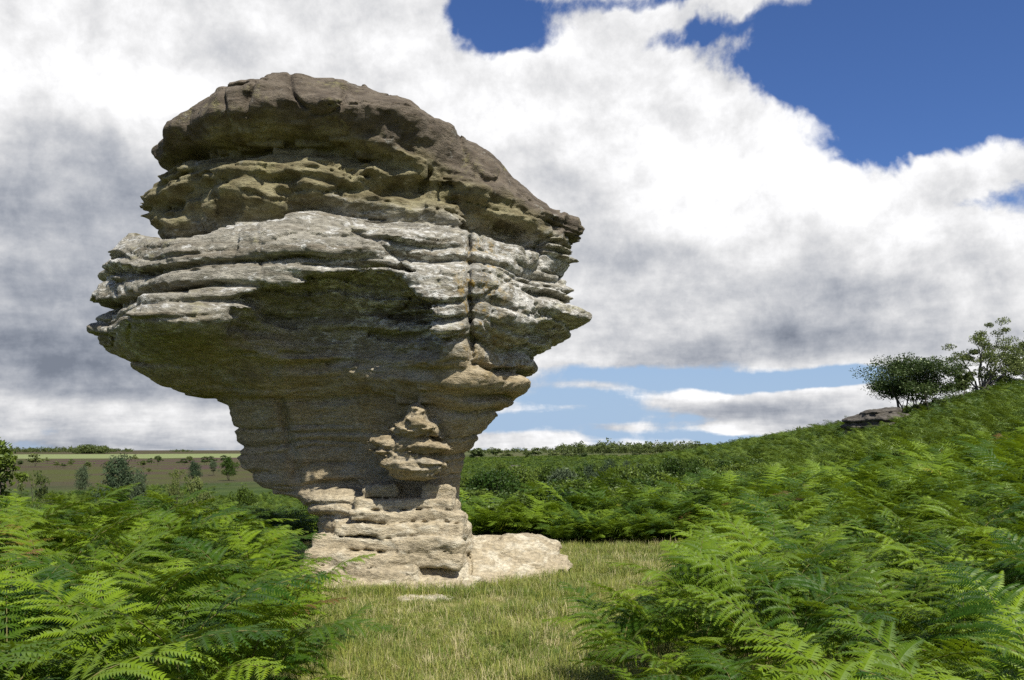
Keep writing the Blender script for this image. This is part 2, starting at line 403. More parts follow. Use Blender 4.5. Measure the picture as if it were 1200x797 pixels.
# ledges of the foot: z, half height, xl, xr, front y, back y, tilt of the top towards the viewer
LEDGE = [(1.20, .09, -1.90, -1.50, 11.44), (1.17, .11, -1.25, -.76, 11.40), (1.02, .08, -2.05, -.72, 11.30), (.87, .085, -2.12, -.66, 11.25), (.70, .09, -2.28, -.62, 11.17), (.53, .09, -2.60, -.56, 11.10),
         (.35, .10, -2.60, -.6, 11.02), (.17, .10, -2.66, -1.2, 10.93), (-.02, .10, -2.50, -.9, 10.80), (-.15, .12, -2.35, -.6, 10.62)]
def foot_sdf(p, d, w3, o2, o3):
    # ledges of the foot as rounded slabs
    x, y, z = p[:, 0], p[:, 1], p[:, 2]
    lz = .13 * pnoise(p * np.array([1.2, 1.2, .5], np.float32), 42) + .025 * pnoise(p * 4, 45)
    for j, (zc, hh, x0, x1, yf) in enumerate(LEDGE):
        lw = .20 * pnoise(np.c_[x * 1.5, y * 1.5, z * .8 + j * 4.7].astype(np.float32), 41) + .07 * pnoise(np.c_[x * 4.2, y * 4.2, z * 3 + j * 4.7].astype(np.float32), 43)
        qx = np.abs(x + lw - (x0 + x1) / 2) - (x1 - x0) / 2 + .05
        qy = np.maximum(yf - (y + lw) + .05, (y - 12.6))
        qz = np.abs(z + lz + .04 * (x + 1.5) - zc) - hh + .05
        s = np.sqrt(np.maximum(qx, 0) ** 2 + np.maximum(qy, 0) ** 2 + np.maximum(qz, 0) ** 2) + np.minimum(np.maximum(np.maximum(qx, qy), qz), 0) - .05
        d = smin(d, s, .015)
    # the low slab running out to the side of the foot
    rough = .05 * pnoise(p * np.float32(1.3), 43) + .035 * pnoise(p * np.float32(3.1), 44)
    back = sstep(y - .75 * np.maximum(x + .62, 0), 10.85, 12.0)
    top = .10 + .36 * back - .10 * sstep(x, .2, .8) + rough * 1.8 + .06 * np.tanh(7 * pnoise(p * np.array([.9, 1.6, .3], np.float32), 47)) * back - .06 * np.exp(-(pnoise(p * np.float32(1.1), 46) / .03) ** 2)
    top = np.where(np.abs((top % .17) - .085) > .07, top - .02, top)
    xe = .74 - .30 * sstep(y, 12.5, 11.4) - .45 * sstep(y, 12.7, 13.4) + 3.5 * rough + .25 * (z - .2)
    q1 = np.maximum(np.maximum(-2.2 - x, (x - xe) * .9), np.maximum(10.92 + 1.0 * np.maximum(x + .62, 0) - y + 2.5 * rough, y - 13.4)) + .14
    q1 = q1 - .30 * o2 - .12 * o3
    q2 = z - top + .14
    s = np.sqrt(np.maximum(q1, 0) ** 2 + np.maximum(q2, 0) ** 2) + np.minimum(np.maximum(q1, q2), 0) - .14
    d = smin(d, s, .08)
    return d
def rock_sdf(p, fine=True):
    x, y, z = p[:, 0], p[:, 1], p[:, 2]
    w1 = pnoise(p * .55, 21); w2 = pnoise(p * .55, 22); w3 = pnoise(p * np.float32(.9), 23)
    xw = x + .16 * w1; yw = y + .16 * w2; zw = z + .20 * w3 + .05 * pnoise(p * np.float32(2.3), 24)
    th = np.arctan2(yw - AY, xw - AX); rho = np.hypot(xw - AX, yw - AY)
    ft = (th + np.pi) / (2 * np.pi) * 360; it = np.floor(ft).astype(np.int32); tt = (ft - it).astype(np.float32)
    zl = z + .05 * w3 + .20 * sstep(-x, 2.5, 3.9) * sstep(z, 5.6, 6.1) + .12 * sstep(z, 6.2, 6.6)
    fz = np.clip((zl + .6) / 7.9 * 395, 0, 394.99); iz = fz.astype(np.int32); tz = (fz - iz).astype(np.float32)
    i0, i1 = it % 360, (it + 1) % 360
    R = (RT[iz, i0] * (1 - tt) + RT[iz, i1] * tt) * (1 - tz) + (RT[iz + 1, i0] * (1 - tt) + RT[iz + 1, i1] * tt) * tz
    dip = np.maximum(x + 2.2, 0) * (.07 + .25 * sstep(z, 4.2, 5.4)) + .20 * sstep(-x, 2.3, 3.0) * sstep(-x, 5.0, 4.3) * sstep(z, 3.6, 4.2) * sstep(z, 5.2, 4.7)
    zz = zw + dip
    deg = np.degrees(th)
    head = sstep(z, 2.2, 3.2)
    o1, e1 = bed(0, p, zz, np.float32(.55), 31); o2, e2 = bed(1, p, zz, np.float32(.95), 32); o3, e3 = bed(2, p, zz + .02 * w1, np.float32(1.6), 33)
    thin_ = np.clip(.45 + 2.2 * pnoise(p * np.float32(.6), 34), .1, 1); mid_ = np.clip(.75 + 1.8 * pnoise(p * np.float32(.55), 35), .3, 1)
    S = .30 * o1 * (.35 + .65 * head) + .20 * o2 * mid_ * (.22 + .78 * head) + .075 * o3 * thin_ * (.25 + .75 * head)
    S = S - .10 * np.exp(-(e1 / .03) ** 2) * (.4 + .6 * mid_) - .06 * mid_ * np.exp(-(e2 / .022) ** 2) - .02 * thin_ * np.exp(-(e3 / .014) ** 2)
    S = S * sstep(z + .3 * np.maximum(x + 2.2, 0), 5.85, 5.5) + .05 * sstep(z, 5.4, 5.75)
    for z0, dep, up, dn, ac, aw in GROOVE:
        q = zz - z0 + .05 * w1
        prof = np.where(q > 0, 1 - q / up, 1 + q / dn).clip(0, 1); prof = prof * prof * (3 - 2 * prof)
        da = np.abs((deg - ac + 180) % 360 - 180)
        S = S - dep * prof * sstep(da, aw, aw * .55)
    d = (rho - R - S).astype(np.float32)
    # upright joint and broken blocks on the shaded side of the stem
    st = sstep(z, 1.2, 1.4) * sstep(z, 2.6, 2.3) * sstep(x, -2.5, -2.9)
    d = d + .16 * st * np.exp(-((x + 2.98 + .12 * w1 + .15 * (z - 1.9)) / .07) ** 2)
    d = d - st * (.22 * o1 + .16 * o2 + .20 * pnoise(p * np.array([1.3, 1.3, .7], np.float32), 95))
    low = np.flatnonzero(z < 1.6)
    if len(low): d[low] = foot_sdf(p[low], d[low], w3[low], o2[low], o3[low])
    for cx, cyy, cz, rx, ry, rz, sg, k in LUMP:
        e = np.sqrt(((x + .10 * w1 - cx) / rx) ** 2 + ((y + .1 * w2 - cyy) / ry) ** 2 + ((z + .06 * w3 - cz) / rz) ** 2)
        e = (e - 1) * min(rx, ry, rz)
        e = e - .035 * o2 - .05 * o3 - .03 * w1 if sg > 0 else e + (.20 * o2 + .14 * o3 + .16 * w2) * min(1.0, max(0, min(rx, ry, rz) - .12) * 2.2)
        d = smin(d, e, k) if sg > 0 else smax(d, -e, k)
    if fine:
        q = p * np.array([1, 1, 1.9], np.float32)
        am = .30 + .70 * head
        d = d - am * (.20 * pnoise(p * np.float32(.95), 50) + .10 * pnoise(q * 1.25, 51) + .05 * pnoise(q * 2.7, 52) + .028 * pnoise(q * 5.6, 53)) - .028 * pnoise(q * 11, 54) - .018 * pnoise(q * 23, 55)
        # knobbly weathering on the upper layers
        up = sstep(z, 4.4, 4.8)
        r = 1 - 2.2 * np.abs(pnoise(q * np.float32(2.6), 56)); d = d - .09 * np.clip(r, 0, 1) ** 2 * up * sstep(zz, 5.7, 5.4)
        ow = up * sstep(zz, 5.75, 5.45); d = d - ow * (.22 * pnoise(q * np.float32(1.9), 65) + .13 * pnoise(q * np.float32(3.7), 66))
        cw = sstep(zz, 5.4, 5.7); d = d - cw * (.22 * pnoise(p * np.float32(1.5), 67) + .13 * pnoise(p * np.float32(3.1), 68) + .045 * pnoise(p * np.float32(6.7), 69) + .02 * pnoise(p * np.float32(15.), 70))
        cr = np.abs(pnoise(p * np.float32(1.15), 71)); d = d + cw * .10 * np.exp(-(cr / .03) ** 2)
        d = d + .05 * np.exp(-(pnoise(p * np.array([.5, .5, 1.4], np.float32), 61) / .018) ** 2) * head + .045 * np.exp(-(pnoise(p * np.array([.9, .9, .25], np.float32), 62) / .014) ** 2) * head     # cracks
        pt = pnoise(q * np.float32(6.5), 57); d = d + .09 * np.clip(pt - .36, 0, 1) * 2.2 * head     # a few pits
        # vertical joint that runs down the prow
        d = d + .10 * np.exp(-((x + .50 + .05 * w1) / .035) ** 2) * sstep(z, 2.7, 3.0) * sstep(z, 4.5, 4.2) * (y < 12)
    return d

def surface_nets(f, lo, hi, vox, band):
    """implicit surface f -> (verts, quads); evaluated finely only near the surface"""
    lo, hi = np.array(lo), np.array(hi)
    n = np.ceil((hi - lo) / vox).astype(int) + 1
    cs = 6                                   # coarse cell = 6 fine cells
    nc = n // cs + 2
    g = np.stack(np.meshgrid(*[np.arange(k) for k in nc], indexing='ij'), -1).reshape(-1, 3)
    fc = f(((g + .5) * cs * vox + lo).astype(np.float32), True).reshape(nc)
    near = np.abs(fc) < band
    D = np.where(np.kron(fc, np.ones((cs, cs, cs), np.float32)) > 0, np.float32(1), np.float32(-1)).astype(np.float32)[:n[0], :n[1], :n[2]]
    m = np.kron(near, np.ones((cs, cs, cs), bool))[:n[0], :n[1], :n[2]]
    idx = np.argwhere(m)
    val = np.empty(len(idx), np.float32)
    for k in range(0, len(idx), 400000):
        val[k:k + 400000] = f((idx[k:k + 400000] * vox + lo).astype(np.float32), True)
    D[tuple(idx.T)] = val
    ins = D < 0
    c8 = [(i, j, k) for i in (0, 1) for j in (0, 1) for k in (0, 1)]
    sh = tuple(n - 1)
    cnt = np.zeros(sh, np.int8)
    for i, j, k in c8: cnt += ins[i:n[0] - 1 + i, j:n[1] - 1 + j, k:n[2] - 1 + k]
    act = (cnt > 0) & (cnt < 8)
    cells = np.argwhere(act)
    vid = -np.ones(sh, np.int32); vid[tuple(cells.T)] = np.arange(len(cells))
    acc = np.zeros((len(cells), 3)); num = np.zeros(len(cells))
    cv = {c: D[cells[:, 0] + c[0], cells[:, 1] + c[1], cells[:, 2] + c[2]] for c in c8}
    for a in c8:
        for ax in range(3):
            if a[ax]: continue
            b = list(a); b[ax] = 1; b = tuple(b)
            s = (cv[a] < 0) != (cv[b] < 0)
            t = cv[a] / np.where(s, cv[a] - cv[b], 1)
            pnt = np.tile(np.array(a, float), (len(cells), 1)); pnt[:, ax] = t
            acc += np.where(s[:, None], pnt, 0); num += s
    V = (cells + acc / np.maximum(num, 1)[:, None]) * vox + lo
    F = []
    for ax in range(3):
        o1, o2 = [q for q in range(3) if q != ax]
        sl0 = [slice(None)] * 3; sl1 = [slice(None)] * 3
        sl0[ax] = slice(0, n[ax] - 1); sl1[ax] = slice(1, n[ax])
        s0, s1 = ins[tuple(sl0)], ins[tuple(sl1)]
        e = np.argwhere(s0 != s1)
        e = e[(e[:, o1] > 0) & (e[:, o2] > 0) & (e[:, o1] < n[o1] - 1) & (e[:, o2] < n[o2] - 1)]
        flip = s0[tuple(e.T)]
        q = []
        for d1, d2 in ((0, 0), (1, 0), (1, 1), (0, 1)):
            c = e.copy(); c[:, o1] -= d1; c[:, o2] -= d2; q.append(vid[tuple(c.T)])
        q = np.stack(q, 1); q = q[(q >= 0).all(1)] if False else q
        fl = flip if ax != 1 else ~flip
        q[~fl] = q[~fl][:, ::-1]
        F.append(q)
    F = np.concatenate(F); F = F[(F >= 0).all(1)]
    return V, F

def rock_material():
    m, g, out = material('lichened_sandstone')
    P = geo_pos(g); x, y, z = g.xyz(P)
    Ps = g.vec(x, y, z * 2.6)
    n1 = g.noise(P, .9, 6, .6); n2 = g.noise(Ps, 3.2, 8, .65, .4); n3 = g.noise(Ps, 14, 8, .7); n4 = g.noise(P, 70, 4, .7)
    nb = g.noise(g.vec(x * .5, y * .5, z * 9), 1.0, 5, .6, .3)
    wz = z + (n1 - .5) * 1.0
    tan = g.mix(g.step(n2, .3, .7), (.45, .36, .215), (.60, .50, .335))
    tan = g.mix(g.step(nb, .4, .7) * .7, tan, (.34, .27, .165))
    grey = g.mix(g.step(n2, .32, .68), (.28, .26, .21), (.50, .47, .39))
    grey = g.mix(g.step(nb, .48, .66) * .8, grey, (.20, .17, .12))
    olive = g.mix(g.step(n2, .35, .65), (.19, .16, .085), (.40, .36, .21))
    olive = g.mix(g.step(n3, .5, .7) * .7, olive, (.11, .085, .05))
    brown = g.mix(g.step(n2, .35, .65), (.12, .098, .074), (.245, .205, .155))
    brown = g.mix(g.step(n3, .48, .72), brown, (.11, .085, .06))
    c = g.mix(g.step(wz, 2.6, 3.3), tan, grey)
    dipx = g.m('MAXIMUM', x + 2.2, 0.0)
    uz = wz + dipx * .30; oz = wz + dipx * .10 + .22 * g.step(x, -2.3, -3.0)
    c = g.mix(g.step(oz, 4.6, 4.95), c, olive)
    c = g.mix(g.step(uz, 5.45, 5.75), c, brown)
    # algae film on the stem and the underside of the head
    alg = g.step(g.noise(g.vec(x, y, z * .5), 1.7, 6, .6), .46, .68) * g.step(z, 1.2, 1.9) * g.step(z, 3.0, 4.0, 1, 0)
    c = g.mix(alg * .32, c, (.17, .15, .07))
    stain = g.step(g.noise(g.vec(x, y, z * .35), 2.6, 5, .55), .56, .72) * g.step(z, .9, 1.6)
    c = g.mix(stain * .38, c, (.13, .115, .09))
    pat = g.step(g.noise(g.vec(x, y, z * 1.6), 1.1, 7, .62, .5), .48, .60) * g.step(z, 1.1, 1.5) * g.step(z, 2.9, 3.6, 1, 0)
    c = g.mix(pat * .6, c, (.52, .48, .39))
    # crusts: chalk white, yellow green, orange
    lw = g.step(g.noise(Ps, 5.2, 9, .72, .5) + (n1 - .5) * .55, .51, .61) * g.step(n3, .34, .52)
    band = g.step(wz, 2.7, 3.2) * g.step(oz, 4.55, 5.0, 1, 0)
    c = g.mix(lw * band * .95, c, (.74, .73, .68))
    lr = g.step(g.noise(P, 6.5, 8, .7, .4), .47, .57) * g.step(x, -.9, .0) * g.step(z, 2.6, 3.0) * g.step(z, 4.3, 4.8, 1, 0)
    c = g.mix(lr * .8, c, (.76, .74, .68))
    lw2 = g.step(g.noise(P, 4.0, 8, .7), .60, .70) * g.step(uz, 4.5, 5.1)
    c = g.mix(lw2 * .7, c, (.46, .46, .40))
    base = g.step(z, 1.35, .95, 0, 1)
    lb = g.step(g.noise(Ps, 2.4, 9, .7, .6), .47, .62) * g.step(z, .9, 1.3, 1, 0)
    c = g.mix(lb * .9, c, (.80, .73, .56))
    lg = g.step(g.noise(P, 2.1, 7, .65, .3) , .56, .66) * g.step(n3, .4, .55)
    c = g.mix(lg * .4 * g.step(z, 2.4, 3.2), c, (.33, .31, .13))
    og = g.step(g.noise(P, 7.5, 7, .7), .52, .62) * g.gauss(x, z, -.38, 3.6, .30, .85)
    c = g.mix(og, c, (.42, .27, .05))
    c = g.mix(g.step(z, 1.0, 1.45, .30, 0), c, (.74, .66, .49))
    # fine mottling of the grains and dark specks
    c = g.mix(g.step(n3, .25, .75), g.mix(.6, c, (.02, .017, .013)), c)
    c = g.mix(g.step(n4, .60, .72) * .22, c, (.06, .05, .04))
    hgt = n3 * .55 + n4 * .22 + n2 * .5
    principled(g, out, c, .92, .15, bump(g, hgt, 1.0, .07))
    return m
ROCK = rock_material()
def split_parts(V, F, root, rules, mat, smooth=True):
    cz = V[F].mean(1)
    left = np.ones(len(F), bool)
    for name, test in rules:
        s = left & test(cz); left &= ~s
        if not s.any(): continue
        u, inv = np.unique(F[s], return_inverse=True)
        me = mesh_from(name, V[u], inv.reshape(-1, 4), mat, smooth)
        yield link(name, me, root), u
def build_rock():
    V, F = surface_nets(rock_sdf, (-6.4, 9.4, -.5), (1.7, 15.1, 7.3), .025, .2)
    # keep only pieces joined to the pillar
    root = link('rock_pillar', None, label='huge top-heavy sandstone rock pillar standing on the turf with layered overhanging head', category='rock')
    root.location = (AX, AY, 0)
    V = V - (AX, AY, 0)
    def zz(c): return c[:, 2] + np.maximum(c[:, 0], 0) * .30 + .10 * np.sin(c[:, 0] * 2.1) * .5
    rules = [('cap_layer', lambda c: zz(c) > 5.48), ('olive_layer', lambda c: zz(c) > 4.62), ('pale_head', lambda c: c[:, 2] > 2.84),
             ('stem', lambda c: c[:, 2] > 1.26), ('foot', lambda c: c[:, 2] > -9)]
    lab = dict(cap_layer='brown rounded capping layer with a dark undercut', olive_layer='knobbly olive-lichened layer under the cap', pale_head='pale grey banded bulge streaked with white lichen',
               stem='shaded narrowing stem with a sunlit boss', foot='cream stepped foot with a low slab running sideways')
    for o, u in split_parts(V, F, root, rules, ROCK): o['label'] = lab[o.name]
build_rock()
# ------------------------------------------------------------------ leaf materials
def leaf_material(name, dark, light, trans, gloss=.12, tw=.35, nscale=3.0):
    m, g, out = material(name)
    oi = g.n('ShaderNodeObjectInfo'); rnd = E(g, oi.outputs['Random'])
    P = geo_pos(g)
    n = g.noise(P, nscale, 3, .6); n2 = g.noise(P, nscale * 9, 2, .5)
    f = g.step(n * .45 + rnd * .42 + n2 * .22, .28, .80)
    c = g.mix(f, dark, light)
    if name == 'bracken_leaf': c = g.mix(g.step(rnd * .6 + n * .4, .80, .86), c, (.22, .19, .02)); c = g.mix(g.step(rnd, .99, .995), c, (.14, .075, .025))
    df = g.n('ShaderNodeBsdfDiffuse'); g.put(df.inputs[0], c)
    tr = g.n('ShaderNodeBsdfTranslucent'); g.put(tr.inputs[0], g.mix(f, g.mix(.5, trans, dark), trans))
    gl = g.n('ShaderNodeBsdfGlossy'); gl.inputs['Roughness'].default_value = .5; g.put(gl.inputs[0], (.62, .70, .45))
    m1 = g.n('ShaderNodeMixShader'); m1.inputs[0].default_value = tw
    g.nt.links.new(df.outputs[0], m1.inputs[1]); g.nt.links.new(tr.outputs[0], m1.inputs[2])
    m2 = g.n('ShaderNodeMixShader')
    fr = g.n('ShaderNodeFresnel'); fr.inputs[0].default_value = 1.35
    g.put(m2.inputs[0], E(g, fr.outputs[0]) * (gloss * 4))
    g.nt.links.new(m1.outputs[0], m2.inputs[1]); g.nt.links.new(gl.outputs[0], m2.inputs[2])
    g.nt.links.new(m2.outputs[0], out.inputs[0])
    return m
M_FERN = leaf_material('bracken_leaf', (.021, .058, .007), (.158, .236, .015), (.24, .34, .012), .035, .28, 1.6)
M_FERNFAR = leaf_material('bracken_far_leaf', (.021, .050, .008), (.115, .165, .016), (.16, .22, .014), .04, .25, .25)
M_BUSH = leaf_material('scrub_leaf', (.024, .055, .010), (.120, .165, .026), (.13, .18, .02), .06, .28, 1.2)
M_BIRCH = leaf_material('birch_leaf', (.036, .062, .018), (.145, .170, .052), (.12, .16, .03), .06, .3, .6)
M_PINE = leaf_material('pine_needles', (.028, .052, .024), (.080, .105, .055), (.07, .10, .04), .05, .12, .8)
M_GRASS = leaf_material('grass_blade', (.10, .165, .025), (.36, .365, .09), (.32, .35, .07), .05, .35, .55)
M_STRAW = leaf_material('straw_blade', (.42, .36, .17), (.66, .58, .33), (.5, .42, .2), .05, .3, 1.5)
def bark_material(name, a, b, sc_=8.0):
    m, g, out = material(name); P = geo_pos(g)
    n = g.noise(g.vec(*[q * k for q, k in zip(g.xyz(P), (3, 3, 1))]), sc_, 5, .65)
    principled(g, out, g.mix(g.step(n, .35, .65), a, b), .9, .2, bump(g, n, .6, .02))
    return m
M_STALK = bark_material('bracken_stalk', (.10, .12, .03), (.16, .13, .05), 12)
M_BARK = bark_material('dark_bark', (.055, .045, .035), (.12, .10, .08))
M_BIRCHBARK = bark_material('birch_bark', (.06, .05, .045), (.20, .185, .17), 5)

class Acc:
    """collects vertices and triangles / quads for one mesh"""
    def __init__(s): s.v = []; s.f = []; s.n = 0
    def add(s, v, f):
        v = np.asarray(v, float); s.v.append(v); s.f += [tuple(int(i) + s.n for i in q) for q in f]; s.n += len(v)
    def tube(s, pts, rad, k=5):
        pts = np.asarray(pts, float); n = len(pts); rad = np.broadcast_to(rad, n)
        t = np.gradient(pts, axis=0); t /= np.linalg.norm(t, axis=1)[:, None] + 1e-9
        a = np.cross(t, (0.31, .77, .12)); a /= np.linalg.norm(a, axis=1)[:, None] + 1e-9; b = np.cross(t, a)
        an = np.arange(k) / k * 2 * np.pi
        V = pts[:, None] + rad[:, None, None] * (np.cos(an)[None, :, None] * a[:, None] + np.sin(an)[None, :, None] * b[:, None])
        F = [(i * k + j, i * k + (j + 1) % k, (i + 1) * k + (j + 1) % k, (i + 1) * k + j) for i in range(n - 1) for j in range(k)]
        s.add(V.reshape(-1, 3), F)
    def mesh(s, name, mat, smooth=False):
        return mesh_from(name, np.concatenate(s.v), s.f, mat, smooth)

def nrm(a): return a / (np.linalg.norm(a, axis=-1, keepdims=True) + 1e-9)

# ------------------------------------------------------------------ bracken
def frond_geo(r, lod, height=1.15):
    """one bracken frond from the ground up: stalk curve, then a blade of pinnae. returns (stalk pts, leaf verts, leaf faces)"""
    L = height * r.uniform(1.15, 1.35); ns = 40
    s = np.linspace(0, 1, ns)
    a0, a1 = r.uniform(.02, .22), r.uniform(1.25, 1.95)
    ang = a0 + (a1 - a0) * sstep(s, .15, 1.0) ** 1.2
    dx = np.sin(ang); dz = np.cos(ang)
    side = np.cumsum(r.uniform(-.25, .25) * s) / ns
    P = np.c_[np.cumsum(dx), side * 3, np.cumsum(dz)] * (L / ns); P -= P[0]
    T = nrm(np.gradient(P, axis=0))
    blade0 = r.uniform(.38, .48)
    npair = int(r.integers(13, 17)) if lod == 0 else 10
    V, F, n = [], [], 0
    roll = r.uniform(-.35, .35)
    for k in range(npair):
        t = (k + .15) / npair; sp = blade0 + (1 - blade0) * (1 - (1 - t) ** 1.15)
        i = min(int(sp * (ns - 1)), ns - 2); o = P[i] + (P[i + 1] - P[i]) * (sp * (ns - 1) - i)
        tg = T[i]; lat = nrm(np.cross(tg, (0, 0, 1.0)) if abs(tg[2]) < .99 else np.array([0, 1.0, 0])); up = nrm(np.cross(lat, tg))
        lat2 = lat * math.cos(roll) + up * math.sin(roll); up = nrm(np.cross(lat2, tg)); lat = lat2
        pl = L * .265 * (1 - t) ** .8 * (.55 + .45 * min(1, t * 6 + .45)) * r.uniform(.88, 1.1) + .012
        for sg in (-1, 1):
            fw = math.radians(r.uniform(18, 34) + 26 * t)
            d = nrm(lat * sg * math.cos(fw) + tg * math.sin(fw) + up * r.uniform(-.05, .22))
            droop = r.uniform(.25, .75) * (1 - .6 * t)
            twist = r.normal(0, .16)
            fwd = nrm(np.cross(up, d) * sg); fwd = fwd if fwd @ tg > 0 else -fwd
            upn = nrm(np.cross(d, fwd)); upn = upn if upn[2] > 0 else -upn
            fwd = fwd * math.cos(twist) + upn * math.sin(twist); upn = nrm(np.cross(d, fwd)); upn = upn if upn[2] > 0 else -upn
            if lod == 0:
                m = max(4, int(pl / .0135)); u = (np.arange(m) + .5) / m
                ln = (.030 + .10 * pl * .35) * (1 - u) ** .75 * np.minimum(1, .55 + u * 3) + .005
                wd = .0070
            else:
                m = max(2, int(pl / .045)); u = (np.arange(m) + .5) / m
                ln = (.036 + .10 * pl * .4) * (1 - u) ** .75 + .006; wd = .021
            c = o + d * (u * pl)[:, None] + np.array([0, 0, -1.0]) * (droop * pl * u ** 1.8)[:, None]
            dd = nrm(np.gradient(c, axis=0)) if m > 1 else np.tile(d, (m, 1))
            for s2 in (-1, 1):
                tilt = r.normal(.10, .16, m)
                pd = nrm(fwd * s2 + dd * .42 - upn * tilt[:, None])
                a_ = c - dd * wd; b_ = c + dd * wd * .9
                mid = c + pd * (ln * .55)[:, None] + dd * wd * .55; mid2 = c + pd * (ln * .5)[:, None] - dd * wd * .6
                tip = c + pd * ln[:, None] + dd * (ln * .12)[:, None] - upn * (ln * .12)[:, None]
                if lod == 0:
                    V.append(np.stack([a_, b_, mid, tip, mid2], 1).reshape(-1, 3))
                    q = n + np.arange(m)[:, None] * 5
                    F.append(np.concatenate([q + [0, 1, 2], q + [0, 2, 4], q + [4, 2, 3]])); n += 5 * m
                else:
                    V.append(np.stack([a_, b_, tip], 1).reshape(-1, 3))
                    q = n + np.arange(m)[:, None] * 3
                    F.append(q + [0, 1, 2]); n += 3 * m
    return P, np.concatenate(V), np.concatenate(F), L
def stalk_acc(P, L, k=4):
    A = Acc(); i = np.unique(np.linspace(0, len(P) - 1, 12).astype(int))
    A.tube(P[i], np.linspace(.0055, .0013, len(i)), k); return A

def rotz(V, a): c, s_ = math.cos(a), math.sin(a); return np.c_[V[:, 0] * c - V[:, 1] * s_, V[:, 0] * s_ + V[:, 1] * c, V[:, 2]]

FRONDS = []
for k in range(7):
    r = np.random.default_rng(100 + k)
    P, V, F, L = frond_geo(r, 0, r.uniform(.95, 1.2))
    FRONDS.append((mesh_from('frond', V, F, M_FERN), stalk_acc(P, L).mesh('stalk', M_STALK, True), P, V, F))

# where the bracken stands
def edge_left(y): return np.interp(y, [2, 3.5, 6, 8, 9.6, 10.6, 12, 14, 18], [-.70, -.85, -1.25, -1.72, -2.35, -3.0, -4.3, -4.6, -4.0])
def edge_right(y): return np.interp(y, [2, 3, 5.6, 7.2, 9.2, 13.3, 15.5, 17, 18], [.30, .32, .55, 1.0, 1.65, 3.2, 4.0, 2.6, -3])
def scatter(n, y0, y1, spread, keep, r, power=2.0):
    """points spread evenly over the fan of ground in view"""
    y = (r.uniform(0, 1, n) * (y1 ** power - y0 ** power) + y0 ** power) ** (1 / power)
    x = r.uniform(spread[0], spread[1], n) * y
    k = keep(x, y); return x[k], y[k]
def thin(x, y, dmin, r):
    """drop points closer than dmin"""
    cell = {}; keep = []
    for i in range(len(x)):
        c = (int(x[i] // dmin), int(y[i] // dmin)); ok = True
        for a in (-1, 0, 1):
            for b in (-1, 0, 1):
                for j in cell.get((c[0] + a, c[1] + b), ()):
                    if (x[i] - x[j]) ** 2 + (y[i] - y[j]) ** 2 < dmin * dmin: ok = False
        if ok: cell.setdefault(c, []).append(i); keep.append(i)
    return x[keep], y[keep]

def copy_of(o, parent=None):
    c = o.copy(); COL.objects.link(c); c.parent = parent; return c

def build_near_bracken():
    r = np.random.default_rng(5)
    lx, ly = scatter(2600, 2.3, 11.0, (-.72, .05), lambda x, y: (x < edge_left(y) - .12), r)
    lx, ly = thin(lx, ly, .335, r)
    rx, ry = scatter(6000, 2.3, 13.5, (-.05, .70), lambda x, y: (x > edge_right(y) + .12), r)
    rx, ry = thin(rx, ry, .345, r)
    pts = [(y / 1.0, x, y, 'L') for x, y in zip(lx, ly)] + [(y, x, y, 'R') for x, y in zip(rx, ry)]
    pts.sort()
    rest = []
    protos = {}
    for k, (_, x, y, sd_) in enumerate(pts):
        z = float(ground(x, y)[0])
        low = 1.0
        # edges of a stand are lower
        e = (edge_left(y) - x) if sd_ == 'L' else (x - edge_right(y))
        low = .62 + .38 * min(1, max(0, e) / .75)
        if sd_ == 'L': low *= 1.17
        md = float(pnoise(np.array([[x * .62, y * .62, 3.3]], np.float32), 91)[0] + .6 * pnoise(np.array([[x * 1.5, y * 1.5, 7.3]], np.float32), 92)[0])
        sc_ = low * r.uniform(.74, 1.02) * (1 + .55 * md)
        top_ = 1.22 if sd_ == 'R' else float(np.interp(x / y, [-.6, -.40, -.30, -.2], [1.22, 1.20, 1.06, .92]))
        sc_ = min(sc_, top_ * r.uniform(.9, 1.0))
        if k >= 300: rest.append((x, y, z, sc_)); continue
        o = link('bracken_fern', None)
        o.location = (x, y, z - .02); o.scale = (sc_,) * 3
        edge = e < .6
        if sd_ == 'L':
            o['label'] = 'low bracken fern at the turf edge of the thicket beside the rock pillar' if edge else 'tall bracken fern inside the thicket beside the foot of the rock pillar'
            o['group'] = 'bracken thicket beside the rock pillar'
        else:
            o['label'] = 'low bracken fern at the turf edge of the bank facing the rock pillar' if edge else 'tall bracken fern inside the bank across the turf from the rock pillar'
            o['group'] = 'bracken bank across the turf'
        o['category'] = 'fern'
        nf = int(r.integers(4, 6)); a = r.uniform(0, 6.28)
        for q in range(nf):
            v = FRONDS[int(r.integers(len(FRONDS)))]
            fr_, st = (protos.get(id(v)) or (None, None))
            if fr_ is None:
                f = link('frond', v[0], o); s_ = link('stalk', v[1], f); protos[id(v)] = (f, s_)
            else:
                f = copy_of(fr_, o); s_ = copy_of(st, f)
            an = a + q * 6.283 / nf + r.uniform(-.5, .5)
            k2 = r.uniform(.82, 1.08)
            f.location = (r.uniform(-.07, .07), r.uniform(-.07, .07), 0); f.rotation_euler = (r.uniform(-.12, .12), r.uniform(-.12, .12), an); f.scale = (k2, k2, k2)
    return rest

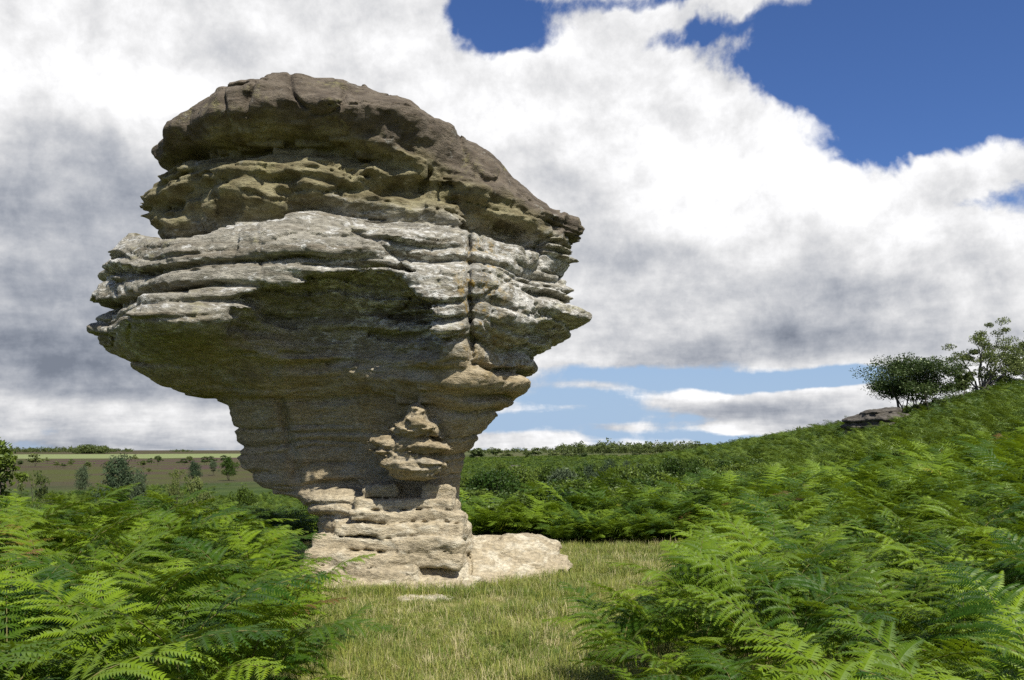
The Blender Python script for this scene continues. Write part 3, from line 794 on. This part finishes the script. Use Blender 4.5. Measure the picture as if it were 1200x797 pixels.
def gn_scatter(name, pts, rot, scl, pick, sources, **props):
    """one object whose points carry copies of the source meshes (geometry nodes)"""
    me = bpy.data.meshes.new(name); n = len(pts)
    me.vertices.add(n); me.vertices.foreach_set('co', np.asarray(pts, np.float32).ravel())
    a = me.attributes.new('rot', 'FLOAT_VECTOR', 'POINT'); a.data.foreach_set('vector', np.asarray(rot, np.float32).ravel())
    a = me.attributes.new('scl', 'FLOAT_VECTOR', 'POINT'); a.data.foreach_set('vector', np.asarray(scl, np.float32).ravel())
    a = me.attributes.new('pick', 'INT', 'POINT'); a.data.foreach_set('value', np.asarray(pick, np.int32))
    o = link(name, me, kind='stuff', **props)
    ng = bpy.data.node_groups.new(name, 'GeometryNodeTree')
    ng.interface.new_socket('Geometry', in_out='INPUT', socket_type='NodeSocketGeometry')
    ng.interface.new_socket('Geometry', in_out='OUTPUT', socket_type='NodeSocketGeometry')
    N = ng.nodes; gi = N.new('NodeGroupInput'); go = N.new('NodeGroupOutput')
    join = N.new('GeometryNodeJoinGeometry')
    def attr(nm, dt):
        q = N.new('GeometryNodeInputNamedAttribute'); q.data_type = dt; q.inputs[0].default_value = nm; return q.outputs[0]
    for i, src in enumerate(sources):
        ob = N.new('GeometryNodeObjectInfo'); ob.inputs['Object'].default_value = src
        ob.inputs['As Instance'].default_value = True
        cmp_ = N.new('FunctionNodeCompare'); cmp_.data_type = 'INT'; cmp_.operation = 'EQUAL'
        ng.links.new(attr('pick', 'INT'), cmp_.inputs[2]); cmp_.inputs[3].default_value = i
        ip = N.new('GeometryNodeInstanceOnPoints')
        ng.links.new(gi.outputs[0], ip.inputs['Points']); ng.links.new(ob.outputs['Geometry'], ip.inputs['Instance'])
        ng.links.new(cmp_.outputs[0], ip.inputs['Selection'])
        e2r = N.new('FunctionNodeEulerToRotation'); ng.links.new(attr('rot', 'FLOAT_VECTOR'), e2r.inputs[0])
        ng.links.new(e2r.outputs[0], ip.inputs['Rotation']); ng.links.new(attr('scl', 'FLOAT_VECTOR'), ip.inputs['Scale'])
        ng.links.new(ip.outputs[0], join.inputs[0])
    ng.links.new(join.outputs[0], go.inputs[0])
    md = o.modifiers.new('scatter', 'NODES'); md.node_group = ng
    return o
def source(name, me):
    """a mesh that only serves as the pattern of a scatter: never linked to the scene itself"""
    return bpy.data.objects.new(name, me)

def clump_mesh(seed, nf, lod, height, spread, mat):
    r = np.random.default_rng(seed); V, F, n = [], [], 0
    for q in range(nf):
        P, v, f, L = frond_geo(r, lod, height * r.uniform(.85, 1.15))
        v = rotz(v, q * 6.283 / nf + r.uniform(-.5, .5)) + (r.uniform(-spread, spread), r.uniform(-spread, spread), 0)
        V.append(v); F.append(f + n); n += len(v)
    return mesh_from('bracken_clump', np.concatenate(V), np.concatenate(F), mat)

def build_far_bracken(rest):
    r = np.random.default_rng(9)
    near = [source('bracken_clump_pattern', clump_mesh(300 + k, 5, 0, 1.1, .08, M_FERN)) for k in range(3)]
    far = [source('bracken_far_pattern', clump_mesh(320 + k, 7, 1, 1.05, .35, M_FERNFAR)) for k in range(4)]
    # rest of the near stands
    def pack(xy, smin_, smax_, npick, off=0):
        x, y = xy; z = ground(x, y) - .03; n = len(x)
        s_ = r.uniform(smin_, smax_, n)
        return np.c_[x, y, z], np.c_[r.normal(0, .1, n), r.normal(0, .1, n), r.uniform(0, 6.28, n)], np.c_[s_, s_, s_ * r.uniform(.85, 1.1, n)], r.integers(0, npick, n) + off
    P, R_, S_, K = [], [], [], []
    if rest:
        q = np.array(rest); n = len(q)
        P.append(q[:, :3] - (0, 0, .02)); R_.append(np.c_[r.normal(0, .08, (n, 2)), r.uniform(0, 6.28, n)]); S_.append(np.repeat(q[:, 3:4], 3, 1)); K.append(r.integers(0, 3, n))
    def right_zone(x, y): return (x > edge_right(y) + .1)
    xy = thin(*scatter(9000, 13.4, 24, (-.05, .72), lambda x, y: right_zone(x, y) & ((y < 17) | (x > .2 * y) | ((y < 19.5) & (r.uniform(0, 1, len(x)) < .35))), r), .40, r)
    for L_, q in zip((P, R_, S_, K), pack(xy, .85, 1.1, 3)): L_.append(q)
    xy = scatter(7000, 24, 48, (-.02, .72), lambda x, y: x > .17 * y + .06 * y * np.sin(y * .9), r)
    for L_, q in zip((P, R_, S_, K), pack(xy, .85, 1.15, 4, 3)): L_.append(q)
    xy = scatter(9000, 48, 135, (.14, .70), lambda x, y: x > 0, r)
    for L_, q in zip((P, R_, S_, K), pack(xy, .95, 1.4, 4, 3)): L_.append(q)
    # the hollow behind the pillar and the field beyond it
    xy = scatter(500, 16.8, 19, (-.14, .24), lambda x, y: x > -.13 * y, r)
    for L_, q in zip((P, R_, S_, K), pack(xy, .35, .7, 3)): L_.append(q)
    xy = scatter(420, 15.7, 17.6, (.05, .27), lambda x, y: x > 0, r)
    for L_, q in zip((P, R_, S_, K), pack(xy, .28, .6, 3)): L_.append(q)
    xy = scatter(700, 19, 50, (-.14, .22), lambda x, y: x > -.13 * y, r)
    for L_, q in zip((P, R_, S_, K), pack(xy, .6, .9, 4, 3)): L_.append(q)
    xy = scatter(6500, 70, 240, (-.08, .34), lambda x, y: x > -9e9, r, 1.5)
    for L_, q in zip((P, R_, S_, K), pack(xy, .5, .85, 4, 3)): L_.append(q)
    # the shaded side of the pillar and the moor edge
    xy = scatter(2600, 11, 34, (-.62, -.2), lambda x, y: (x < edge_left(np.minimum(y, 18))) & ((x < -6.6) | (y > 16.5)), r)
    for L_, q in zip((P, R_, S_, K), pack(xy, .7, .95, 4, 3)): L_.append(q)
    xy = scatter(5200, 34, 120, (-.62, -.16), lambda x, y: (y < 85 + 30 * pnoise(np.c_[x * .06, y * .03, x * 0].astype(np.float32), 81) * 1.5 + 20 * r.uniform(0, 1, len(x)) ** 2), r, 1.5)
    for L_, q in zip((P, R_, S_, K), pack(xy, .5, .85, 4, 3)): L_.append(q)
    gn_scatter('bracken_cover', np.concatenate(P), np.concatenate(R_), np.concatenate(S_), np.concatenate(K), near + far)

# ------------------------------------------------------------------ grass
def tuft_mesh(seed, nb, h, w, lean, mat, rad):
    r = np.random.default_rng(seed); V, F = [], []
    for b in range(nb):
        o = np.array([r.normal(0, rad), r.normal(0, rad), -.01]); a = r.uniform(0, 6.28); ln = h * r.uniform(.5, 1.25); le = lean * r.uniform(.2, 1.5)
        d = np.array([math.cos(a), math.sin(a), 0]); s_ = np.array([-d[1], d[0], 0]) * w
        k = len(V) * 1
        p0 = o; p1 = o + d * ln * le * .3 + (0, 0, ln * .55); p2 = o + d * ln * le + (0, 0, ln * (1 - .35 * le))
        base = sum(len(v) for v in V)
        V.append(np.array([p0 - s_, p0 + s_, p1 + s_ * .8, p1 - s_ * .8, p2])); F += [(base, base + 1, base + 2, base + 3), (base + 3, base + 2, base + 4)]
    return mesh_from('tuft', np.concatenate(V), F, mat)
def build_grass():
    r = np.random.default_rng(13)
    src = [source('grass_tuft_pattern', tuft_mesh(500 + k, 30, .075, .0026, .75, M_GRASS, .055)) for k in range(3)]
    src += [source('long_grass_pattern', tuft_mesh(510 + k, 22, .16, .0028, .6, M_GRASS, .05)) for k in range(2)]
    src += [source('straw_pattern', tuft_mesh(520 + k, 8, .24, .0018, .55, M_STRAW, .06)) for k in range(2)]
    src += [source('short_straw_pattern', tuft_mesh(530, 16, .10, .0022, .9, M_STRAW, .06))]
    def on_turf(x, y): return (x > edge_left(np.minimum(y, 11)) - .9) & (x < edge_right(np.minimum(y, 15.5)) + 1.0) & ~((x > -2.6) & (x < -.5) & (y > 11.1) & (y < 13.2))
    x, y = scatter(34000, 3.2, 18.5, (-.36, .34), on_turf, r)
    n = len(x); z = ground(x, y)
    P3 = np.c_[x, y, z * 0].astype(np.float32)
    cl = pnoise(P3 * np.float32(.9), 70) + .5 * pnoise(P3 * np.float32(2.6), 71)
    # long grass at the borders and round the slab; trodden short grass on the path
    ed = np.minimum(x - edge_left(np.minimum(y, 11)), edge_right(np.minimum(y, 15.5)) - x)
    rockd = np.hypot(np.maximum(np.abs(x + .9) - 1.7, 0), np.maximum(np.abs(y - 12.0) - 1.3, 0))
    long_ = (ed < .55) | (rockd < .35) | (y > 14.5) | (cl > .30)
    u = r.uniform(0, 1, n)
    pick = np.where(long_, np.where(u < .52, 3 + (u * 97 % 2).astype(int), np.where(u < .70, 5 + (u * 89 % 2).astype(int), 0)), np.where(u < .70, (u * 83 % 3).astype(int), np.where(u < .84, 7, np.where(u < .93, 5 + (u * 71 % 2).astype(int), 3))))
    s_ = r.uniform(.7, 1.2, n) * (.85 + .3 * np.clip(cl, -.6, .6))
    pick = np.where((cl < -.38) & (u < .5), 7, pick)
    kp = ~((cl < -.34) & (r.uniform(0, 1, n) < .8) & (rockd > .5) & (y < 14)); x, y, z, s_, pick = x[kp], y[kp], z[kp], s_[kp], pick[kp]; n = len(x)
    gn_scatter('grass', np.c_[x, y, z], np.c_[r.normal(0, .12, (n, 2)), r.uniform(0, 6.28, n)], np.c_[s_, s_, s_], pick, src)
build_grass()
build_far_bracken(build_near_bracken())
# ------------------------------------------------------------------ trees, bushes, boulders
def leaves_geo(r, centres, radii, per, size, flat=1.0, needle=False):
    """leaf cards spread through clusters; returns verts, quads"""
    n = len(centres) * per
    c = np.repeat(centres, per, 0); rad = np.repeat(radii, per)
    d = r.normal(0, 1, (n, 3)); d = nrm(d) * (r.uniform(0, 1, n) ** .45)[:, None]
    d[:, 2] *= flat
    p = c + d * rad[:, None]
    a = nrm(r.normal(0, 1, (n, 3)) + (0, 0, .3)); b = nrm(np.cross(a, r.normal(0, 1, (n, 3))))
    s_ = size * r.uniform(.6, 1.35, n)[:, None]
    w = .22 if needle else .5
    V = np.stack([p - a * s_, p + b * s_ * w, p + a * s_, p - b * s_ * w], 1).reshape(-1, 3)
    F = np.arange(n * 4).reshape(-1, 4)
    return V, F
def branchy(r, A, base, top, r0, r1, wob=.06, k=6, n=8):
    t = np.linspace(0, 1, n)[:, None]; L = np.linalg.norm(np.array(top) - base)
    P = np.array(base) * (1 - t) + np.array(top) * t
    P[1:-1] += r.normal(0, wob * L / 3, (n - 2, 3)); A.tube(P, np.linspace(r0, r1, n), k); return P
def bush_meshes(seed, w, h, mat, leaf, ncl, per, stems=4, pine=False, open_=0.0, stem_low=.0):
    """a bush or small tree of unit-free size: crown w wide, h tall, standing on z=0"""
    r = np.random.default_rng(seed); A = Acc()
    # lobed crown: a few big lobes, each filled with clusters
    nl = max(4, ncl // 9); lobes = []
    for q in range(nl):
        a = q * 2.4 + r.uniform(-.4, .4); rr = w * .5 * r.uniform(.15, .68); zz = h * (stem_low + (1 - stem_low) * r.uniform(.28, .80))
        if pine: rr = w * .42 * r.uniform(.1, .9) * (1.08 - zz / h)
        lobes.append((rr * math.cos(a), rr * math.sin(a), zz, r.uniform(.16, .30) * min(w, h)))
    lobes.append((0, 0, h * .80, .18 * min(w, h))); lobes = np.array(lobes)
    C = []
    for q in range(ncl):
        l = lobes[q % len(lobes)]; d = nrm(r.normal(0, 1, 3)); d[2] = abs(d[2]) * .8 - .25
        C.append(l[:3] + d * l[3] * r.uniform(.55, 1.1))
    C = np.array(C); C[:, 2] = np.clip(C[:, 2], h * max(.10, stem_low), h * .97)
    cr = r.uniform(.07, .16, ncl) * min(w, h) * (1 - .45 * open_)
    V, F = leaves_geo(r, C, cr, per, leaf, .8, pine)
    lo, hi = np.percentile(V, 3, 0), np.percentile(V, 97, 0)
    kx, kz = w / max(hi[0] - lo[0], hi[1] - lo[1]), h / hi[2]
    for arr in (V, C, lobes): arr[:, :2] *= kx; arr[:, 2] *= kz
    for q in range(stems):
        a = q * 6.283 / stems + r.uniform(-.4, .4); l = lobes[q % len(lobes)]
        P = branchy(r, A, (w * .05 * math.cos(a), w * .05 * math.sin(a), -.05 * h), l[:3], .018 * h, .006 * h)
        for e in range(5):
            t = C[int(r.integers(ncl))]; s_ = P[int(r.integers(3, 7))]
            if np.linalg.norm(t - s_) < .45 * max(w, h): branchy(r, A, s_, t, .006 * h, .002 * h, .05, 4, 5)
    return A.mesh('trunk', M_BARK, True), mesh_from('crown', V, F, mat)
def place(name, meshes, px, dist, sx, sz, label, cat, rz, group=None, sink=.05, lean=0.0):
    x = (px - 600) / FPX * dist; z = float(ground(x, dist)[0])
    o = link(name, None, label=label, category=cat)
    if group: o['group'] = group
    o.location = (x, dist, z - sink); o.rotation_euler = (0, lean, rz); o.scale = (sx, sx, sz)
    link('trunk', meshes[0], o); link('crown', meshes[1], o)
    return o
SC = FPX
def sized(name, kinds, px, dist, top, wpx, label, cat, group=None, kh=1.0, rz=None, sink=.05):
    """unit meshes (1 m wide, 1 m tall) scaled so the top reaches photo row `top` and the crown spans wpx"""
    x = (px - 600) / FPX * dist; z = float(ground(x, dist)[0])
    ht = EYE + (HOR - top) / FPX * dist - z
    w = wpx * dist / FPX
    ht = max(ht, .45 * w)
    k = kinds[int(abs(px * 7 + dist)) % len(kinds)]
    return place(name, k, px, dist, w, ht, label, cat, (px * 1.7) % 6.28 if rz is None else rz, group, sink)

def birch_tree(seed, h, w, leanx):
    """open wind-blown birch: forked stems, long limbs, separate tufts of leaf"""
    r = np.random.default_rng(seed); A = Acc(); C, R_ = [], []
    fork = np.array([.04 * h, 0, .20 * h])
    branchy(r, A, (0, 0, -.1), fork, .030 * h, .024 * h, .04, 7)
    tips = [(-.34, .05, .70), (-.20, -.1, .86), (.02, .1, .97), (.20, .0, 1.0), (.36, -.05, .90), (.50, .08, .70), (.44, -.1, .55), (-.42, 0, .50), (-.05, -.15, .62), (.30, .15, .42), (.62, 0, .60)]
    for tx, ty, tz in tips:
        tip = np.array([tx * w + leanx * tz * h * .12, ty * w * 2, tz * h])
        mid = fork + (tip - fork) * .5 + (0, 0, .05 * h)
        P = branchy(r, A, fork, mid, .014 * h, .009 * h, .10, 5, 6); Q = branchy(r, A, P[-1], tip, .009 * h, .003 * h, .10, 5, 6)
        for q in range(7):
            s_ = Q[int(r.integers(1, 6))]; e = s_ + r.normal(0, .075 * h, 3) + (0.02 * h, 0, .03 * h)
            branchy(r, A, s_, e, .003 * h, .001 * h, .1, 3, 4); C.append(e); R_.append(r.uniform(.035, .065) * h)
        C.append(tip); R_.append(.06 * h)
    V, F = leaves_geo(r, np.array(C), np.array(R_) * 1.7, 210, .0105 * h, .55)
    return A.mesh('trunk', M_BIRCHBARK, True), mesh_from('crown', V, F, M_BIRCH)

def stone_mesh(seed, sx, sy, sz, strata, vox, mat):
    def f(p, fine):
        q = p / np.array([sx, sy, sz], np.float32)
        w = pnoise(p * np.float32(1.4 / max(sx, .3)), seed)
        zb = p[:, 2] + .10 * sz * w + .12 * p[:, 0]
        st = .10 * np.sign(np.sin(zb / sz * strata * 6.28)) * np.abs(np.sin(zb / sz * strata * 6.28)) ** .4
        d = ((np.abs(q[:, 0]) ** 3 + np.abs(q[:, 1]) ** 3 + np.abs(q[:, 2]) ** 3) ** (1 / 3) - 1 - st * .6) * min(sx, sz)
        return (d - .28 * sz * pnoise(p * np.float32(1.6 / sz * .6), seed + 1) - .12 * sz * pnoise(p * np.float32(3.5 / sz * .6), seed + 2) - .05 * sz * pnoise(p * np.float32(8 / sz * .6), seed + 3)).astype(np.float32)
    V, F = surface_nets(f, (-sx * 1.5, -sy * 1.5, -sz * 1.5), (sx * 1.5, sy * 1.5, sz * 1.5), vox, max(.5 * sz, vox * 8))
    return mesh_from('boulder', V, F, mat, True)
def outcrop_material():
    m, g, out = material('shade_darkened_gritstone'); P = geo_pos(g); x, y, z = g.xyz(P)
    n = g.noise(g.vec(x, y, z * 3), 3, 6, .65); n2 = g.noise(P, 22, 4, .6)
    c = g.mix(g.step(n, .35, .65), (.04, .035, .028), (.12, .108, .09)); c = g.mix(g.step(n2, .5, .7) * .5, c, (.08, .07, .055))  # stone colour darkened to stand in for shade on the outcrop's face
    principled(g, out, c, .92, .15, bump(g, n * .6 + n2 * .3, .8, .08)); return m

def build_trees():
    BUSH = [bush_meshes(700 + k, 1, 1, M_BUSH, .026, 110, 40, 4) for k in range(4)]
    DARK = [bush_meshes(720 + k, 1, 1, M_BIRCH, .026, 64, 34, 5, open_=.3) for k in range(3)]
    PINE = [bush_meshes(740 + k, 1, 1, M_PINE, .034, 100, 40, 2, pine=True) for k in range(3)]
    FAR = [bush_meshes(760 + k, 1, 1, M_BIRCH, .055, 30, 22, 2, stem_low=.12) for k in range(3)]
    # the group on the crest of the slope
    place('birch_tree', birch_tree(801, 5.9, 4.6, 1.0), 1146, 66, 1, 1, 'open wind-blown birch tree with bare forked stems on the bracken slope', 'tree', .1, sink=.35)
    k = bush_meshes(802, 5.0, 4.9, M_BIRCH, .052, 190, 150, 8, open_=.22, stem_low=.30)
    place('multi_stemmed_tree', k, 1066, 60, 1, 1, 'rounded multi-stemmed tree beside the dark overhanging outcrop', 'tree', .6, sink=.3)
    k = bush_meshes(803, 1.9, 3.1, M_BIRCH, .055, 80, 60, 4, open_=.4, stem_low=.18)
    place('small_tree', k, 1124, 63, 1, 1, 'slim small tree standing between the multi-stemmed tree and the open birch', 'tree', 2.0, sink=.2)
    k = bush_meshes(804, 3.2, 2.2, M_BIRCH, .055, 90, 60, 4)
    place('bush', k, 1172, 69, 1, 1, 'dark rounded bush at the foot of the open birch', 'bush', 1.0, sink=.2)
    place('birch_tree', birch_tree(805, 4.6, 3.4, -.6), 1214, 68, 1, 1, 'leafy birch standing next to the open wind-blown birch', 'tree', 2.4, sink=.3)
    sized('bush', DARK, 1090, 58, 452, 44, 'low dark bush among the stems of the multi-stemmed tree', 'bush')
    # crest specks
    for px, d, t, w, lab in ((937, 104, 500, 7, 'tiny tree alone on the bare crest of the bracken ridge'), (886, 122, 513, 9, 'small bush growing by the pale rock ledge on the ridge'), (838, 118, 524, 22, 'dark bush at the far foot of the bracken ridge')):
        sized('bush', DARK, px, d, t, w, lab, 'bush')
    # hollow behind the turf: broadleaf scrub and pines
    g1 = 'scrub bushes in the hollow behind the turf'
    scrub = [(566, 30, 556, 52), (590, 34, 553, 44), (614, 40, 556, 40), (575, 22, 585, 60), (612, 22, 580, 54), (640, 26, 572, 50), (655, 20, 596, 60), (676, 24, 578, 52), (700, 30, 562, 44), (716, 22, 585, 60),
             (738, 34, 548, 40), (752, 24, 574, 56), (776, 30, 556, 48), (795, 24, 570, 56), (815, 34, 545, 44), (838, 28, 556, 56), (850, 44, 541, 36), (870, 34, 545, 46), (726, 45, 551, 34), (764, 48, 546, 34), (790, 52, 540, 34), (820, 56, 538, 30),
             (556, 44, 560, 34), (600, 52, 560, 30), (640, 50, 565, 30), (680, 46, 556, 30), (900, 40, 538, 34), (880, 60, 530, 26), (855, 70, 532, 24), (905, 24, 566, 44)]
    rs = np.random.default_rng(55)
    for d in np.concatenate([np.linspace(19.5, 30, 26), np.linspace(30, 75, 34)]):
        px = rs.uniform(548, 880); sl = (px - 548) / 332
        top = np.interp(d, [19, 26, 40, 75], [600 - 18 * sl, 580 - 22 * sl, 562 - 20 * sl, 552 - 20 * sl]) + rs.uniform(-6, 8)
        scrub.append((px, d, top, rs.uniform(1.1, 1.9) * FPX / d))
    for px in range(552, 850, 15): scrub.append((px + rs.uniform(-8, 8), rs.uniform(17.9, 20.5), rs.uniform(578, 606) - 18 * (px - 552) / 300, rs.uniform(1.0, 1.7) * FPX / 19))
    for px, d, t, w in scrub:
        nm = 'dense green scrub bush in the hollow behind the turf'
        sized('scrub_bush', BUSH, px, d, t, w, nm, 'bush', g1)
    for px, d, t, w, lab in ((661, 42, 551, 34, 'dark blue-green young pine in the hollow next to the grey-green pines'), ):
        sized('young_pine', PINE, px, d, t, w, lab, 'tree')
    for px, d, t, w in ((692, 48, 548, 26), (712, 52, 542, 32), (736, 58, 543, 22), (750, 62, 545, 18)):
        sized('young_pine', PINE, px, d, t, w, 'grey-green young pine rising from the scrub of the hollow', 'tree', 'grey-green pines in the hollow')
    # tree row on the far plateau
    for i, (px, t, w) in enumerate(((559, 526, 21), (582, 526, 13), (596, 528.5, 11), (617, 529, 9), (629, 525.5, 14), (649, 528.5, 15), (667, 529.5, 15), (685, 531, 10), (706, 531, 9), (746, 530, 13), (770, 532, 9), (786, 529, 12), (812, 531, 13))):
        sized('field_tree', FAR, px, 190 + (i * 37 % 50), t, w, 'round dark tree in the row along the far edge of the green field', 'tree', 'trees along the far edge of the field')
    # the moor: single pines and bushes among the heather
    sized('moor_pine', PINE, 142, 58, 539, 46, 'broad grey-green pine bush rising just behind the bracken thicket', 'tree')
    sized('moor_pine', PINE, 162, 50, 560, 24, 'low grey pine bush at the foot of the broad pine bush', 'bush')
    sized('moor_pine', PINE, 97, 95, 548, 16, 'small dark cone-shaped pine standing alone at the edge of the heather', 'tree')
    sized('moor_pine', PINE, 228, 120, 542, 15, 'dark pointed pine at the border of heather and bracken', 'tree')
    sized('moor_pine', PINE, 250, 150, 541, 9, 'pale grey-green little pine beside the dark pointed pine', 'tree')
    sized('bush', BUSH, 268, 130, 537, 16, 'yellow-green bush at the border of heather and bracken', 'bush')
    sized('bush', DARK, 228, 38, 562, 42, 'dark spreading bush in the bracken field beside the rock pillar', 'bush')
    sized('bush', DARK, 48, 44, 556, 34, 'dark rounded bush behind the bracken thicket near the leafy sapling', 'bush')
    sized('bush', BUSH, 285, 34, 574, 30, 'green bush half hidden by the stem of the rock pillar', 'bush')
    sized('bush', DARK, 205, 70, 552, 20, 'small bush on the green slope below the broad pine bush', 'bush')
    for i, (px, t, w, d) in enumerate(((40, 532.5, 14, 260), (66, 541, 7, 240), (74, 543, 6, 230), (103, 541, 9, 220), (128, 540, 9, 230), (55, 536, 5, 420), (84, 538, 6, 300), (83, 541, 5, 280), (168, 540, 9, 230), (185, 534.5, 8, 300), (176, 537, 7, 320), (216, 538, 10, 300), (222, 535, 7, 380), (240, 535.5, 10, 300), (247, 535, 8, 380), (174, 549, 6, 170), (24, 540, 8, 260), (12, 536, 8, 300), (199, 553, 6, 150), (262, 534, 8, 380), (158, 533, 7, 500))):
        sized('moor_tree', FAR, px, d, t, w, 'little round tree dotted on the brown heather moor', 'tree', 'little trees on the heather moor')
    # sapling that leans into the thicket
    k = bush_meshes(806, 1.2, 2.0, M_BUSH, .034, 80, 46, 3, open_=.4, stem_low=.2)
    place('leafy_sapling', k, -16, 13.5, 1, 1, 'leafy sapling with yellowish small leaves rising above the bracken thicket', 'tree', 0.3)
    # stones
    om = outcrop_material()
    x, y, z = at(1026, 497, 55); o = link('rock_outcrop', stone_mesh(31, 1.6, 1.5, 1.0, 2.2, .06, om), label='shade-darkened overhanging gritstone outcrop jutting from the slope under the multi-stemmed tree', category='rock'); o.location = (x, y, z - .15); o.rotation_euler = (.12, -.10, -1.0)
    x, y, z = at(605, 545, 128); o = link('boulder', stone_mesh(33, .95, .7, .55, 1.6, .05, om), label='lone grey boulder lying in the green field beyond the hollow', category='rock'); o.location = (x, y, float(ground(x, y)[0]) + .55)
    x, y, z = at(880, 521, 116); o = link('rock_ledge', stone_mesh(35, 1.1, .8, .5, 1.7, .06, om), label='small pale rock ledge showing on the bracken ridge', category='rock'); o.location = (x, y, float(ground(x, y)[0]) + .7)
    # flat stones lying in the turf in front of the foot
    for px, py, a, b, lab in ((497, 703, .34, .26, 'flat pale stone lying in the turf before the foot of the rock pillar'), (640, 668, .14, .1, 'small pale stone at the end of the low slab')):
        d = EYE * FPX / (py - HOR); x = (px - 600) / FPX * d
        o = link('flat_stone', stone_mesh(int(px), a, b, .07, 1.0, .02, ROCK), label=lab, category='rock'); o.location = (x, d, float(ground(x, d)[0]) - .045)
    # far woods along the skyline: one mass
    r = np.random.default_rng(77); V, F, n = [], [], 0
    def wood(px0, px1, dist, h, count, depth):
        nonlocal n
        for q in range(count):
            d = dist * (1 + r.uniform(0, depth)); px = r.uniform(px0, px1); x = (px - 600) / FPX * d; z = float(ground(x, d)[0]); hh = h * r.uniform(.7, 1.25)
            c = np.array([[x, d, z + hh * .55]]) + r.normal(0, 1, (5, 3)) * (hh * .28, hh * .28, hh * .2)
            v, f = leaves_geo(r, c, np.full(5, hh * .32), 24, hh * .11, 1.0); V.append(v); F.append(f + n); n += len(v)
    wood(655, 1010, 800, 8.5, 420, .25); wood(560, 700, 1300, 7, 60, .1); wood(88, 124, 1550, 12, 90, .05); wood(-40, 88, 2100, 10, 150, .1); wood(124, 155, 2300, 8, 50, .1); wood(200, 225, 2300, 6, 30, .1)
    link('far_woods', mesh_from('far_woods', np.concatenate(V), np.concatenate(F), M_BIRCH), kind='stuff')
build_trees()
